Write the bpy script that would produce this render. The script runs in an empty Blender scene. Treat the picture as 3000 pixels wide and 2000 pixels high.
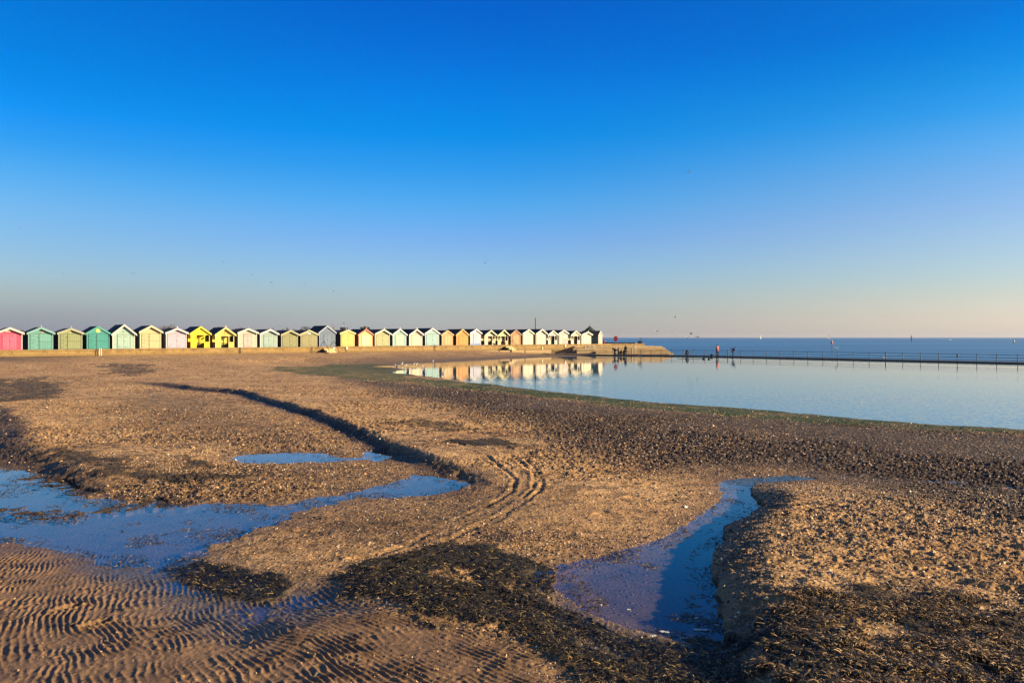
import bpy, math, random
import numpy as np
from mathutils import Matrix, Vector
random.seed(7)
SC = bpy.context.scene
COL = SC.collection
H = 3.25                      # eye height above the pool water, metres
F = 2250.0                    # focal length in pixels of a 3000 px wide picture
HZ = 988.0

# ---------------------------------------------------------------- helpers
def tag(o, label=None, cat=None, group=None, kind=None):
    if label: o['label'] = label
    if cat: o['category'] = cat
    if group: o['group'] = group
    if kind: o['kind'] = kind
    return o

def link(o, parent=None):
    COL.objects.link(o)
    if parent is not None: o.parent = parent
    return o

def empty(name, loc=(0, 0, 0), rz=0.0):
    o = bpy.data.objects.new(name, None)
    o.location = loc; o.rotation_euler = (0, 0, rz)
    return link(o)

class MB:
    """collects shapes and links them as one mesh object"""
    def __init__(s): s.v = []; s.f = []; s.m = []
    def add(s, vs, fs, mi=0):
        b = len(s.v); s.v += [tuple(v) for v in vs]
        s.f += [tuple(b + i for i in f) for f in fs]; s.m += [mi] * len(fs)
    def box(s, x0, x1, y0, y1, z0, z1, mi=0):
        s.add([(x0,y0,z0),(x1,y0,z0),(x1,y1,z0),(x0,y1,z0),(x0,y0,z1),(x1,y0,z1),(x1,y1,z1),(x0,y1,z1)],
              [(0,3,2,1),(4,5,6,7),(0,1,5,4),(1,2,6,5),(2,3,7,6),(3,0,4,7)], mi)
    def prism(s, pts, y0, y1, mi=0):
        """outline pts (x,z) counter-clockwise seen from the front (-y), from y0 to y1"""
        n = len(pts)
        vs = [(x, y0, z) for x, z in pts] + [(x, y1, z) for x, z in pts]
        fs = [tuple(range(n)), tuple(range(2*n-1, n-1, -1))]
        fs += [(i, n+i, n+(i+1) % n, (i+1) % n) for i in range(n)]
        s.add(vs, fs, mi)
    def extr(s, pts, z0, z1, mi=0):
        """outline pts (x,y) counter-clockwise from above"""
        n = len(pts)
        vs = [(x, y, z0) for x, y in pts] + [(x, y, z1) for x, y in pts]
        fs = [tuple(range(n-1, -1, -1)), tuple(range(n, 2*n))]
        fs += [(i, (i+1) % n, n+(i+1) % n, n+i) for i in range(n)]
        s.add(vs, fs, mi)
    def tube(s, pts, r, n=6, mi=0, r2=None):
        pts = [Vector(p) for p in pts]; rings = []
        k = len(pts)
        for i, p in enumerate(pts):
            d = (pts[min(i+1, k-1)] - pts[max(i-1, 0)])
            if d.length < 1e-9: d = Vector((0,0,1))
            d.normalize()
            up = Vector((0,0,1)) if abs(d.z) < .9 else Vector((1,0,0))
            a = d.cross(up).normalized(); b = d.cross(a)
            rr = r if r2 is None else r + (r2-r)*i/(k-1)
            rings.append([p + a*math.cos(t)*rr + b*math.sin(t)*rr for t in [2*math.pi*j/n for j in range(n)]])
        vs = [v for g in rings for v in g]; fs = []
        for i in range(k-1):
            for j in range(n):
                fs.append((i*n+j, i*n+(j+1) % n, (i+1)*n+(j+1) % n, (i+1)*n+j))
        fs.append(tuple(range(n-1, -1, -1))); fs.append(tuple(range((k-1)*n, k*n)))
        s.add(vs, fs, mi)
    def ball(s, c, r, n=8, m=6, mi=0):
        rx, ry, rz = r if isinstance(r, tuple) else (r, r, r)
        vs = [(c[0], c[1], c[2]+rz)]
        for i in range(1, m):
            t = math.pi*i/m
            for j in range(n):
                p = 2*math.pi*j/n
                vs.append((c[0]+rx*math.sin(t)*math.cos(p), c[1]+ry*math.sin(t)*math.sin(p), c[2]+rz*math.cos(t)))
        vs.append((c[0], c[1], c[2]-rz)); fs = []
        for j in range(n): fs.append((0, 1+j, 1+(j+1) % n))
        for i in range(m-2):
            for j in range(n):
                a = 1+i*n+j; b = 1+i*n+(j+1) % n
                fs.append((a, a+n, b+n, b))
        L = len(vs)-1
        for j in range(n): fs.append((1+(m-2)*n+j, L, 1+(m-2)*n+(j+1) % n))
        s.add(vs, fs, mi)
    def build(s, name, mats, parent=None, smooth=False):
        me = bpy.data.meshes.new(name)
        me.from_pydata(s.v, [], s.f)
        for m in (mats if isinstance(mats, (list, tuple)) else [mats]): me.materials.append(m)
        if len(me.materials) > 1: me.polygons.foreach_set('material_index', s.m)
        if smooth: me.polygons.foreach_set('use_smooth', [True]*len(me.polygons))
        me.update()
        return link(bpy.data.objects.new(name, me), parent)

def np_mesh(name, V, Q, mats, smooth=True, parent=None):
    """big mesh from numpy arrays; Q is (n,3) or (n,4)"""
    me = bpy.data.meshes.new(name)
    k = Q.shape[1]
    me.vertices.add(len(V)); me.vertices.foreach_set('co', V.astype(np.float32).ravel())
    me.loops.add(Q.size); me.loops.foreach_set('vertex_index', Q.astype(np.int32).ravel())
    me.polygons.add(len(Q))
    me.polygons.foreach_set('loop_start', (np.arange(len(Q))*k).astype(np.int32))
    try: me.polygons.foreach_set('loop_total', np.full(len(Q), k, np.int32))
    except Exception: pass
    me.polygons.foreach_set('use_smooth', np.full(len(Q), smooth))
    for m in mats: me.materials.append(m)
    me.update(calc_edges=True)
    return link(bpy.data.objects.new(name, me), parent)

def fattr(o, name, arr):
    a = o.data.attributes.new(name, 'FLOAT', 'POINT'); a.data.foreach_set('value', arr.astype(np.float32).ravel())

# ---------------------------------------------------------------- materials
class NT:
    def __init__(s, name):
        s.m = bpy.data.materials.new(name); s.m.use_nodes = True
        s.t = s.m.node_tree; s.n = s.t.nodes; s.l = s.t.links
        s.p = s.n['Principled BSDF']; s.out = s.n['Material Output']
    def node(s, typ, **kw):
        n = s.n.new(typ)
        for k, v in kw.items():
            if k == 'i':
                for a, b in v.items(): n.inputs[a].default_value = b
            else: setattr(n, k, v)
        return n
    def link(s, a, b): s.l.new(a, b)
    def mix(s, fac, a, b, typ='MIX'):
        n = s.n.new('ShaderNodeMix'); n.data_type = 'RGBA'; n.blend_type = typ; n.clamp_factor = True
        for sock, v in ((n.inputs[0], fac), (n.inputs[6], a), (n.inputs[7], b)):
            if hasattr(v, 'is_output'): s.l.new(v, sock)
            elif isinstance(v, (int, float)): sock.default_value = v
            else: sock.default_value = (*v, 1)
        return n.outputs[2]
    def math(s, op, a, b=0.0, c=None, clamp=False):
        n = s.n.new('ShaderNodeMath'); n.operation = op; n.use_clamp = clamp
        for i, v in enumerate((a, b) if c is None else (a, b, c)):
            if hasattr(v, 'is_output'): s.l.new(v, n.inputs[i])
            else: n.inputs[i].default_value = v
        return n.outputs[0]
    def coord(s, kind='Object', scale=(1, 1, 1)):
        tc = s.n.new('ShaderNodeTexCoord'); mp = s.n.new('ShaderNodeMapping')
        mp.inputs['Scale'].default_value = scale; s.l.new(tc.outputs[kind], mp.inputs[0]); return mp.outputs[0]
    def noise(s, vec, scale, detail=4, rough=.6):
        n = s.n.new('ShaderNodeTexNoise'); n.inputs['Scale'].default_value = scale
        n.inputs['Detail'].default_value = detail; n.inputs['Roughness'].default_value = rough
        s.l.new(vec, n.inputs['Vector']); return n.outputs[0]
    def ramp(s, fac, stops):
        n = s.n.new('ShaderNodeValToRGB'); e = n.color_ramp.elements
        while len(e) < len(stops): e.new(.5)
        for el, (p, c) in zip(e, stops):
            el.position = p; el.color = (*c, 1) if not isinstance(c, (int, float)) else (c, c, c, 1)
        s.l.new(fac, n.inputs[0]); return n.outputs[0]
    def attr(s, name):
        n = s.n.new('ShaderNodeAttribute'); n.attribute_name = name; return n.outputs['Fac']
    def bump(s, h, strength=.5, dist=.02, normal=None):
        n = s.n.new('ShaderNodeBump'); n.inputs['Strength'].default_value = strength
        n.inputs['Distance'].default_value = dist; s.l.new(h, n.inputs['Height'])
        if normal is not None: s.l.new(normal, n.inputs['Normal'])
        return n.outputs[0]

_mc = {}
def paint(col, planks='v', rough=.6, wear=.12):
    """painted boarding: v / h = board direction, n = plain"""
    key = (tuple(col), planks, rough, wear)
    if key in _mc: return _mc[key]
    t = NT('painted_wood'); v = t.coord()
    n = t.noise(v, 3.0, 5)
    dark = tuple(c*(1-wear*3.2) for c in col)
    c = t.mix(t.ramp(n, [(.38, 1.0), (.62, 0.0)]), col, tuple(x*(1-wear) for x in col))
    st = t.noise(t.coord(scale=(14, 14, .7)), 1.2, 4)
    c = t.mix(t.ramp(st, [(.58, 0.0), (.75, .55)]), c, dark)
    h = n
    if planks != 'n':
        w = t.node('ShaderNodeTexWave', bands_direction='X' if planks == 'v' else 'Z', wave_profile='SAW',
                   i={'Scale': 1.25 if planks == 'v' else 1.1})
        t.link(v, w.inputs[0])
        g = t.ramp(w.outputs[1], [(0.0, 0.0), (.1, 1.0), (.93, 1.0), (1.0, 0.0)])
        h = g
        c = t.mix(t.math('SUBTRACT', 1.0, g), c, tuple(x*.55 for x in col))
    t.link(c, t.p.inputs['Base Color']); t.p.inputs['Roughness'].default_value = rough
    t.link(t.bump(h, .5, .012), t.p.inputs['Normal'])
    _mc[key] = t.m; return t.m

def flat(name, col, rough=.6, metal=0.0, var=.15, scale=4.0):
    key = (name, tuple(col), rough)
    if key in _mc: return _mc[key]
    t = NT(name); n = t.noise(t.coord(), scale, 4)
    c = t.mix(t.ramp(n, [(.35, 0.0), (.65, 1.0)]), tuple(x*(1-var) for x in col), tuple(x*(1+var) for x in col))
    t.link(c, t.p.inputs['Base Color']); t.p.inputs['Roughness'].default_value = rough
    t.p.inputs['Metallic'].default_value = metal
    t.link(t.bump(n, .2, .01), t.p.inputs['Normal'])
    _mc[key] = t.m; return t.m

# ---------------------------------------------------------------- noise and distance fields
_T = np.random.RandomState(5).rand(512, 512)
def vn(x, y, s=0):
    x = x + s*17.137; y = y - s*31.713
    ix = np.floor(x).astype(np.int64); iy = np.floor(y).astype(np.int64)
    fx = x-ix; fy = y-iy
    fx = fx*fx*(3-2*fx); fy = fy*fy*(3-2*fy)
    a = _T[ix & 511, iy & 511]; b = _T[(ix+1) & 511, iy & 511]
    c = _T[ix & 511, (iy+1) & 511]; d = _T[(ix+1) & 511, (iy+1) & 511]
    return (a*(1-fx)+b*fx)*(1-fy) + (c*(1-fx)+d*fx)*fy
def fbm(x, y, f, octv=3, s=0, rough=.5):
    o = 0; a = 1.0; t = 0
    for i in range(octv):
        an = .6+i*1.1; ca, sa = math.cos(an), math.sin(an)
        o = o + a*vn((x*ca-y*sa)*f, (x*sa+y*ca)*f, s+i*7); t += a; a *= rough; f *= 2.03
    return o/t - .5
def ss(x, a, b):
    t = np.clip((x-a)/(b-a), 0, 1); return t*t*(3-2*t)

def W(px, py, z=0.0):
    """a point seen at px,py (2352 px wide picture) on the level z"""
    u = (px*3000/2352-1500)/F; v = (py*3000/2352-HZ)/F
    Y = (H-z)/v; return (u*Y, Y)
def WP(pts, z=0.0): return np.array([W(x, y, z) for x, y in pts])

def seg_dist(X, Y, P, closed):
    """unsigned distance, arc parameter, side sign of nearest segment"""
    n = len(P); m = n if closed else n-1
    best = np.full(X.shape, 1e18); sg = np.zeros(X.shape); par = np.zeros(X.shape)
    for i in range(m):
        ax, ay = P[i]; bx, by = P[(i+1) % n]; dx, dy = bx-ax, by-ay
        L = dx*dx+dy*dy+1e-12
        t = np.clip(((X-ax)*dx+(Y-ay)*dy)/L, 0, 1)
        ex = X-(ax+t*dx); ey = Y-(ay+t*dy); d = ex*ex+ey*ey
        k = d < best
        best = np.where(k, d, best)
        sg = np.where(k, np.sign(dx*(Y-ay)-dy*(X-ax)), sg); par = np.where(k, (i+t)/m, par)
    return np.sqrt(best), par, sg
def inside(X, Y, P):
    r = np.zeros(X.shape, bool); n = len(P)
    for i in range(n):
        ax, ay = P[i]; bx, by = P[(i+1) % n]
        if ay == by: continue
        c = ((ay > Y) != (by > Y)) & (X < (bx-ax)*(Y-ay)/(by-ay)+ax); r ^= c
    return r
def sdist(X, Y, P):
    """signed distance to a closed outline, positive outside"""
    d, _, _ = seg_dist(X, Y, P, True)
    return np.where(inside(X, Y, P), -d, d)

# ---------------------------------------------------------------- outlines on the beach
POOL = WP([(2352,988),(2250,982),(2150,977),(2060,969),(2000,966),(1900,957),(1750,943),(1650,935),
    (1500,925),(1400,915),(1280,902),(1180,891),(1100,881),(1040,873),(985,866),(955,861),(905,855),(925,848),(880,842),
    (915,837),(960,834),(1050,830),(1150,825),(1300,818.5),(1335,817.4)])
POOL = np.vstack([[(70,22),(40,24)], POOL, [(12.6,138.6),(25,133.6),(34.5,127.2),(62.3,94),(109.6,41)]])
PUD_A = WP([(-160,1070),(30,1078),(70,1084),(60,1100),(130,1112),(180,1132),(215,1146),(300,1152),(420,1158),(560,1161),(640,1157),(740,1144),
    (830,1125),(900,1106),(950,1095),(1000,1092),(1045,1100),(1055,1115),(1030,1128),(990,1138),(900,1141),
    (820,1143),(760,1156),(700,1168),(650,1190),(590,1215),(530,1240),(480,1265),(420,1290),(360,1308),(290,1300),
    (200,1285),(100,1264),(0,1252),(-160,1240)])
PUD_B = WP([(524,1053),(560,1042),(640,1038),(730,1040),(780,1052),(825,1051),(850,1036),(880,1037),(897,1050),
    (872,1062),(840,1056),(760,1060),(640,1064),(550,1063)])
PUD_C = WP([(1655,1106),(1720,1097),(1850,1095),(1900,1099),(1780,1104),(1735,1110),(1726,1125),(1745,1150),(1755,1170),
    (1705,1195),(1668,1212),(1660,1250),(1650,1290),(1642,1340),(1652,1400),(1672,1450),(1668,1478),(1560,1476),(1480,1455),
    (1400,1430),(1300,1370),(1260,1330),(1280,1300),(1370,1280),(1480,1250),(1560,1220),(1600,1195),(1640,1165),(1668,1135)])
WETZ = WP([(180,1270),(420,1285),(600,1330),(760,1355),(860,1400),(700,1420),(560,1480),(420,1440),(330,1370),(240,1320)])
WETC = WP([(1270,1350),(1400,1430),(1560,1476),(1690,1478),(1700,1530),(1500,1560),(1330,1500),(1270,1430)])
WETN = WP([(880,836),(1000,826),(1150,818),(1300,812),(1400,812),(1400,820),(1150,828),(1000,836),(880,852),(700,848),(520,838),(700,832)])
WETR = WP([(1740,1100),(1800,1092),(1900,1086),(2100,1092),(2350,1112),(2460,1160),(2460,1200),(2352,1176),(2300,1142),(2100,1110),(1900,1097)])
BANK1 = WP([(300,876),(350,885),(450,899),(550,908),(640,933),(730,960),(830,1003),(905,1031),(985,1064),(1100,1098),(1180,1134)])
BANK2 = WP([(1725,1100),(1745,1120),(1768,1150),(1775,1172),(1740,1200),(1705,1225),(1692,1260),(1685,1310),(1690,1370),(1705,1430),(1730,1500),(1760,1568),(1800,1700),(1900,2500)])
BANK3 = WP([(-140,925),(0,955),(30,985),(48,1030),(80,1072),(170,1105),(260,1130)])
RIP = WP([(-260,1205),(0,1222),(200,1255),(420,1275),(650,1375),(760,1350),(900,1415),(1130,1480),(1260,1530),(1330,1600),(1360,1800),(-400,1900)])
WEED = [WP(p) for p in (
    [(385,1302),(450,1293),(560,1310),(640,1330),(657,1352),(640,1378),(560,1386),(490,1378),(440,1348),(400,1322)],
    [(735,1340),(830,1312),(950,1292),(1060,1266),(1160,1266),(1260,1296),(1275,1340),(1290,1390),(1400,1450),(1500,1480),(1690,1478),(1730,1568),(1740,1660),(1420,1660),(1330,1560),(1250,1510),(1130,1470),(1000,1450),(900,1400),(800,1372)],
    [(1830,1440),(1960,1405),(2050,1400),(2200,1435),(2400,1470),(2600,1560),(2600,1800),(1760,1800),(1740,1560),(1780,1480)],
    [(-100,885),(100,872),(150,888),(130,925),(60,935),(-60,945)],
    [(1060,1036),(1110,1026),(1160,1030),(1215,1050),(1180,1060),(1120,1050)],
    [(-60,1172),(90,1165),(200,1168),(330,1150),(420,1158),(300,1176),(160,1192),(-60,1190)],
    [(60,1098),(150,1108),(240,1130),(160,1138),(110,1120)],
    [(235,848),(330,846),(345,858),(300,868),(250,862)], [(400,1062),(520,1068),(540,1085),(430,1090)],
    [(900,985),(1010,985),(1100,1003),(1040,1012),(950,1000)], [(90,1045),(150,1050),(250,1078),(380,1098),(600,1100),(600,1114),(380,1114),(200,1104)])]
WEEDK = [1, .97, .85, .82, .9, .75, .8, .75, .7, .7, .75]
LITTER = WP([(60,1060),(300,1072),(600,1075),(900,1072),(1100,1110),(1240,1180),(1200,1250),(900,1290),(700,1230),(900,1150),(1000,1140),(700,1140),(420,1150),(200,1130)])
GREEN = WP([(640,850),(760,838),(870,840),(900,852),(960,866),(1100,880),(1280,901),(1500,924),(1750,941),(2000,964),(2352,986),(2700,1012),
    (2700,1022),(2352,996),(2100,984),(1900,975),(1700,960),(1480,940),(1300,917),(1100,897),(950,883),(800,869),(680,861)])
GRAV = WP([(780,872),(1000,890),(1100,899),(1500,945),(2352,1000),(2900,1040),(2900,1330),(2352,1230),(2200,1195),(1950,1125),(1800,1085),(1500,1085),(1350,1060),(1250,1000),(1050,945),(880,905)])
GRAV2 = WP([(330,905),(520,925),(700,985),(850,1040),(700,1035),(520,1050),(330,1020),(250,960)])
SANDB = WP([(1750,1130),(1900,1120),(2200,1205),(2500,1270),(2500,1330),(2200,1270),(1950,1230),(1780,1190)])
FOOT = [(905,1312,.3),(938,1300,.5),(972,1308,.2),(1005,1290,.6),(880,1330,.1),(820,1300,.4),(150,1415,1.0),(215,1455,.8),(1450,1150,.3),(1380,1190,.5),(1490,1120,.6),(700,1225,.2),(1120,1180,.9)]
TRK = [WP([((900+x/2.94)/1.27551, (1200+y/2.94)/1.27551) for x, y in L]) for L in (
    [(-300,-60),(200,0),(500,180),(800,260),(1200,390),(1550,480),(1700,580),(1800,640),(1770,730),(1650,820),(1400,950),(1250,1020)],
    [(-150,-60),(330,0),(620,120),(1000,260),(1400,380),(1750,470),(1950,590),(1965,640),(1950,720),(1850,820),(1700,950),(1430,1080),(1100,1230),(750,1370)],
    [(1850,470),(1990,590),(2025,690),(2000,740),(1850,860),(1650,1010),(1480,1075)],
    [(1100,1100),(850,1230),(650,1300),(460,1380)])]
SEA_SIDE = np.array([(29.8,900),(29.8,137),(35.8,129.4),(63.6,95.6),(111,42.6),(320,-150),(3000,-150),(3000,900)])
TH = math.atan2(2.03, 2.42); CT, ST = math.cos(TH), math.sin(TH)
PERP = 93*CT + 60.4*ST            # distance of the hut line from the camera
WOFF = 3.0                        # the sea wall stands this far in front of the huts

def ground(X, Y):
    r = {}
    lowf = fbm(X, Y, .35, 3, 3)
    wob = fbm(X, Y, 1.6, 4, 11)
    wobf = fbm(X*.35, Y*1.0, .5, 4, 15)
    far = ss(Y, 30, 70)
    dP = sdist(X, Y, POOL) + wob*.5*(1-far) + wobf*(1.6*far+.5)*ss(Y, 25, 60) + wob*.15
    dA = sdist(X, Y, PUD_A) + wob*.75 + fbm(X, Y, 6, 2, 19)*.18
    dB = sdist(X, Y, PUD_B) + wob*.35
    dC = sdist(X, Y, PUD_C) + wob*.32 + fbm(X, Y, 6, 2, 21)*.1
    dWZ = sdist(X, Y, WETZ); dWC = sdist(X, Y, WETC); dWN = sdist(X, Y, WETN); dWR = sdist(X, Y, WETR)
    dp = np.minimum(np.minimum(dA, dB), dC)
    # beach body: a low rise away from the water, climbing to the sea wall
    dw = PERP - WOFF - (Y*CT - X*ST)
    rise = .85*np.clip(1-dw/46, 0, 1)**1.4
    rise = rise + .62*np.exp(-(((X-14)/7)**2+((Y-150)/9)**2))
    z = .13*(1-np.exp(-np.clip(dp, 0, 99)/1.4)) + rise*ss(dP, 0, 14)*ss(dp, 0, 5) + lowf*.10*ss(dp, .2, 3)*ss(dP, .5, 8)
    z = z*(.25+.75*ss(dP, 0, 8))
    # wet flats stay close to the water table
    wet = np.maximum(np.maximum(1-ss(dWZ, -.4, .6), 1-ss(dWC, -.3, .4)), .0)
    z = z*(1-wet) + wet*(.004+fbm(X, Y, 1.1, 3, 23)*.03)
    wr_ = 1-ss(dWR, -.8, 1.0); z = z*(1-wr_)+wr_*(-.003+fbm(X, Y, 3.2, 4, 24)*.06)
    wn = 1-ss(dWN, -3, 3)
    z = z*(1-.8*wn) + .8*wn*(.02+wobf*.16)
    # banks
    def bank(P, h, back, face):
        d, t, s = seg_dist(X, Y, P, False)
        # positive = the high side (to the left of the direction the outline runs when flipped)
        sd = d*s
        fade = ss(t, 0.0, .18)*(1-ss(t, .86, 1.0))
        return sd, fade, h
    d1, t1, s1 = seg_dist(X, Y, BANK1, False); sd = d1*s1 + fbm(X, Y, .6, 3, 31)*.35
    f1 = ss(t1, .02, .2)*(1-ss(t1, .80, 1.0))
    z = z + f1*(.20*ss(sd, -.58, .05)*ss(dp, 0, .25)*np.exp(-np.clip(sd, 0, 99)/6.0))
    d2, t2, s2 = seg_dist(X, Y, BANK2, False); sd2 = d2*s2 + fbm(X, Y, 1.6, 3, 37)*.14
    f2 = ss(t2, .02, .22)*(1-ss(t2, .97, 1.0))
    up2 = ss(sd2, -.60, .50)*f2
    z = z + up2*.25*(.35+.65*np.exp(-np.clip(sd2, 0, 99)/2.6))
    d3, t3, s3 = seg_dist(X, Y, BANK3, False); sd3 = d3*s3 + fbm(X, Y, .5, 3, 41)*.5
    f3 = 1-ss(t3, .8, 1.0)
    z = z + f3*.20*ss(sd3, -.9, .5)*(.1+.9*ss(dp, 0, 1.0))*np.exp(-np.clip(sd3, 0, 99)/5.0)
    shade_bank = f1*np.exp(-((sd+.15)/.45)**2)
    # weed heaps
    wd = np.zeros_like(X)
    for P, k in zip(WEED, WEEDK):
        d = sdist(X, Y, P) + fbm(X, Y, 2.5, 4, 43)*.55
        br = fbm(X, Y, 1.1, 4, 45, .65)*(.9 if k == .97 else 1.4)*(1+.05*np.clip(Y-10, 0, 60)*(k != .97)) if k < 1 else 0
        wd = np.maximum(wd, k*(1-ss(d+br, -.12, .10)))
    hol = ss(fbm(X, Y, 3.0, 4, 49), .10, .22); wd = wd*(1-.8*hol*(wd < .9)); wd = wd*(1-.75*ss(fbm(X*.7+Y*.7, (Y-X)*.35, 2.4, 4, 50), .02+.10*ss(Y, 9.0, 10.5), .14+.10*ss(Y, 9.0, 10.5))*(wd > .9)*(X > -1.6))
    z = z + wd*(.012+.045*(fbm(X, Y, 3.5, 4, 47)+.4))
    lit = (1-ss(sdist(X, Y, LITTER), -1.0, 1.4))
    grav = (1-ss(sdist(X, Y, GRAV)+wob*2, -1.5, 2.2)); grav2 = (1-ss(sdist(X, Y, GRAV2)+wob*2, -2.0, 2.0))
    grn = (1-ss(sdist(X, Y, GREEN)+fbm(X, Y, 1.2, 4, 53)*1.5+fbm(X, Y*.8, .35, 4, 54)*6*ss(Y, 30, 60), .1, 1.0))*(.7+.3*ss(fbm(X, Y, 1.1, 4, 55), -.12, .05))*(.85+.15*ss(X/np.maximum(Y, 1), -.16, -.05))
    rip = (1-ss(sdist(X, Y, RIP)+wob*.6, -.35, .35))*(1-wd)
    sandb = (1-ss(sdist(X, Y, SANDB), -.8, .8))
    # sand ripples
    wx = fbm(X, Y, .8, 3, 61)*1.1; wy = fbm(X, Y, 2.6, 3, 67)*.13; wz = fbm(X, Y, 9.0, 2, 69)*.03
    ph = (.15*X+.85*Y+.06*X*Y-.025*X*X + wx*.30 + wy + wz)/.075
    def saw(p):
        fr = p-np.floor(p); return np.where(fr < .60, fr/.60, (1-fr)/.40)      # gentle back, steep face
    mm = ss(fbm(X, Y, 1.3, 3, 74), -.05, .05); tri = saw(ph)*(1-mm)+saw(ph*.82+X*1.9+3.3)*mm
    ripz = (tri**2.0)*(.12+1.5*np.clip(fbm(X, Y, 2.6, 4, 73)*2.2+.5, 0, 1))
    ramp = rip*(1-.75*ss(-dA, -1.0, .2))
    z = z + ramp*(ripz*.0165-.004+fbm(X, Y, 5, 3, 75)*.014)
    # churned and shelly surface
    dry = 1-ss(-dp, -.25, .05); dry = dry*(1-rip)*(1-.6*wet)*(.4+.8*ss(fbm(X, Y, .22, 3, 81), -.12, .12))
    lum = fbm(X, Y, 2.2, 4, 79)
    sh = fbm(X, Y, 17, 3, 83, .7)
    shc = np.clip(sh*2.6, -.4, 1.0)**1 
    peb = np.clip(vn(X*19, Y*19, 3)+vn(X*33, Y*33, 4)*.5-.95, 0, 1)*.045
    pit = ss(fbm(X, Y, 7.5, 3, 77), .02, .2)-ss(fbm(X*.6+Y*.3, Y*1.2, 5.0, 3, 78), .05, .22)*1.1
    z = z + dry*(lum*.032*(1-grav*.7) + pit*.015*(1-.5*grav)*(1-.6*ss(Y, 30, 60)) + shc*.016*(1+.6*grav+.5*lit)*(1+.7*ss(Y, 12, 25)) + peb*(1+grav))*ss(dP, -.2, 1.5)
    z = z + rip*(sh*.008+np.clip(fbm(X, Y, 9, 3, 76)-.12, 0, 1)*.05)
    z = z + wet*sh*.012
    # right hand bank: rough furrows
    z = z + up2*(.05*np.clip(np.sin(2*np.pi*(X*.45+Y*.9+wx*.8)/.42)*.5+.5, 0, 1)**2*(fbm(X, Y, 1.4, 2, 89)+.5))
    # footprints
    for fx, fy, fa in FOOT:
        cx, cy = W(fx, fy); ux = (X-cx)*math.cos(fa)+(Y-cy)*math.sin(fa); uy = -(X-cx)*math.sin(fa)+(Y-cy)*math.cos(fa)
        q = np.sqrt((ux/.15)**2+(uy/.065)**2); z = z+np.where(q < 3, -.038*np.exp(-q**4)+.016*np.exp(-((q-1.35)/.3)**2), 0)
    # wheel tracks
    tr = np.zeros_like(X)
    for i, P in enumerate(TRK):
        d, t, _ = seg_dist(X, Y, P, False); d = d + fbm(X, Y, 2.5, 2, 91)*.10
        e = ss(t, 0, .06)*(1-ss(t, .92, 1))*(.45+.55*ss(t, .3, .5) if i < 2 else 1)
        g = e*(-.030*np.exp(-(d/.05)**2) + .020*np.exp(-((d-.11)/.045)**2))*(.35+.9*np.clip(fbm(X, Y, 2, 2, 92)+.3, 0, 1))
        z = z + g*(1-ss(-dp, -.3, 0)); tr = np.maximum(tr, e*np.exp(-(d/.12)**2))
    # under water
    inn = ss(-dp, -.02, .5)
    z = np.where(dp < 0, np.minimum(z, 0)*.2 + (-.012-.07*inn)+sh*.006+rip*ripz*.024*(1-ss(-dA, .05, .9)), z)
    isl = ss(wd, .3, .7)*(dp < .3); z = z*(1-isl)+isl*(.004+fbm(X, Y, 5, 3, 99)*.05)
    deepP = ss(-dP, 0, 2.0)
    z = np.where(dP < 0, -.004-.35*deepP, np.minimum(z, 9))
    cd = (Y+.4*X-145.4)/1.077; rz = np.minimum(.12+.135*cd-.09*np.clip(X-15, 0, 99), 1.45)
    z = np.where((cd > -.4) & (Y < 162) & (X > 6) & (X < 18), np.maximum(z, rz*ss(X, 6, 11)+fbm(X, Y, 1.5, 3, 101)*.05), z)
    dS = sdist(X, Y, SEA_SIDE)
    z = z - 2.5*ss(-dS, -1.5, .5)
    # floating weed in puddle A
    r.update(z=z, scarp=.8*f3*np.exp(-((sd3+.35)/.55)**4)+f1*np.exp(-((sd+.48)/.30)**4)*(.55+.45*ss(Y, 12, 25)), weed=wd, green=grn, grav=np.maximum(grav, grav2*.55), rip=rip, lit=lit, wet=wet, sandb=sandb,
             moist=np.clip(1-ss(dp, .0, 1.0)*1.0, 0, 1)*.8 + wn*.0, dP=dP, dp=dp, dA=dA, dC=dC, bank=up2,
             wn=wn, mudn=np.clip((1-ss(dP, 4, 17))*ss(Y, 60, 85)*ss(X/np.maximum(Y, 1), -.30, -.17)+.9*(1-ss(dw+wobf*5, 3, 8))*ss(Y, 60, 80)*ss(X/np.maximum(Y, 1), -.5, -.62)+.8*np.exp(-((dw-9)/5)**2)*ss(X/np.maximum(Y, 1), -.52, -.66)*ss(Y, 50, 70), 0, 1))  # far mud, and the shadowed ground below the wall painted dark
    r['moist'] = np.maximum(r['moist'], 1.0*f1*np.exp(-((sd+.55)/.42)**2)); r['moist'] = np.maximum(r['moist'], .8*f3*np.exp(-((sd3+.3)/.6)**2)); r['moist'] = np.maximum(r['moist'], .7*f2*np.exp(-((sd2+.15)/.3)**2))  # bank faces darkened too, their damp and shade in one mask
    r['sub'] = (1-ss(dp, -.3, .05))*(1-ss(wd, .2, .5))
    r['moist'] = np.maximum(r['moist'], (1-ss(dP, .0, 2.5))*.6)
    return r

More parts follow.
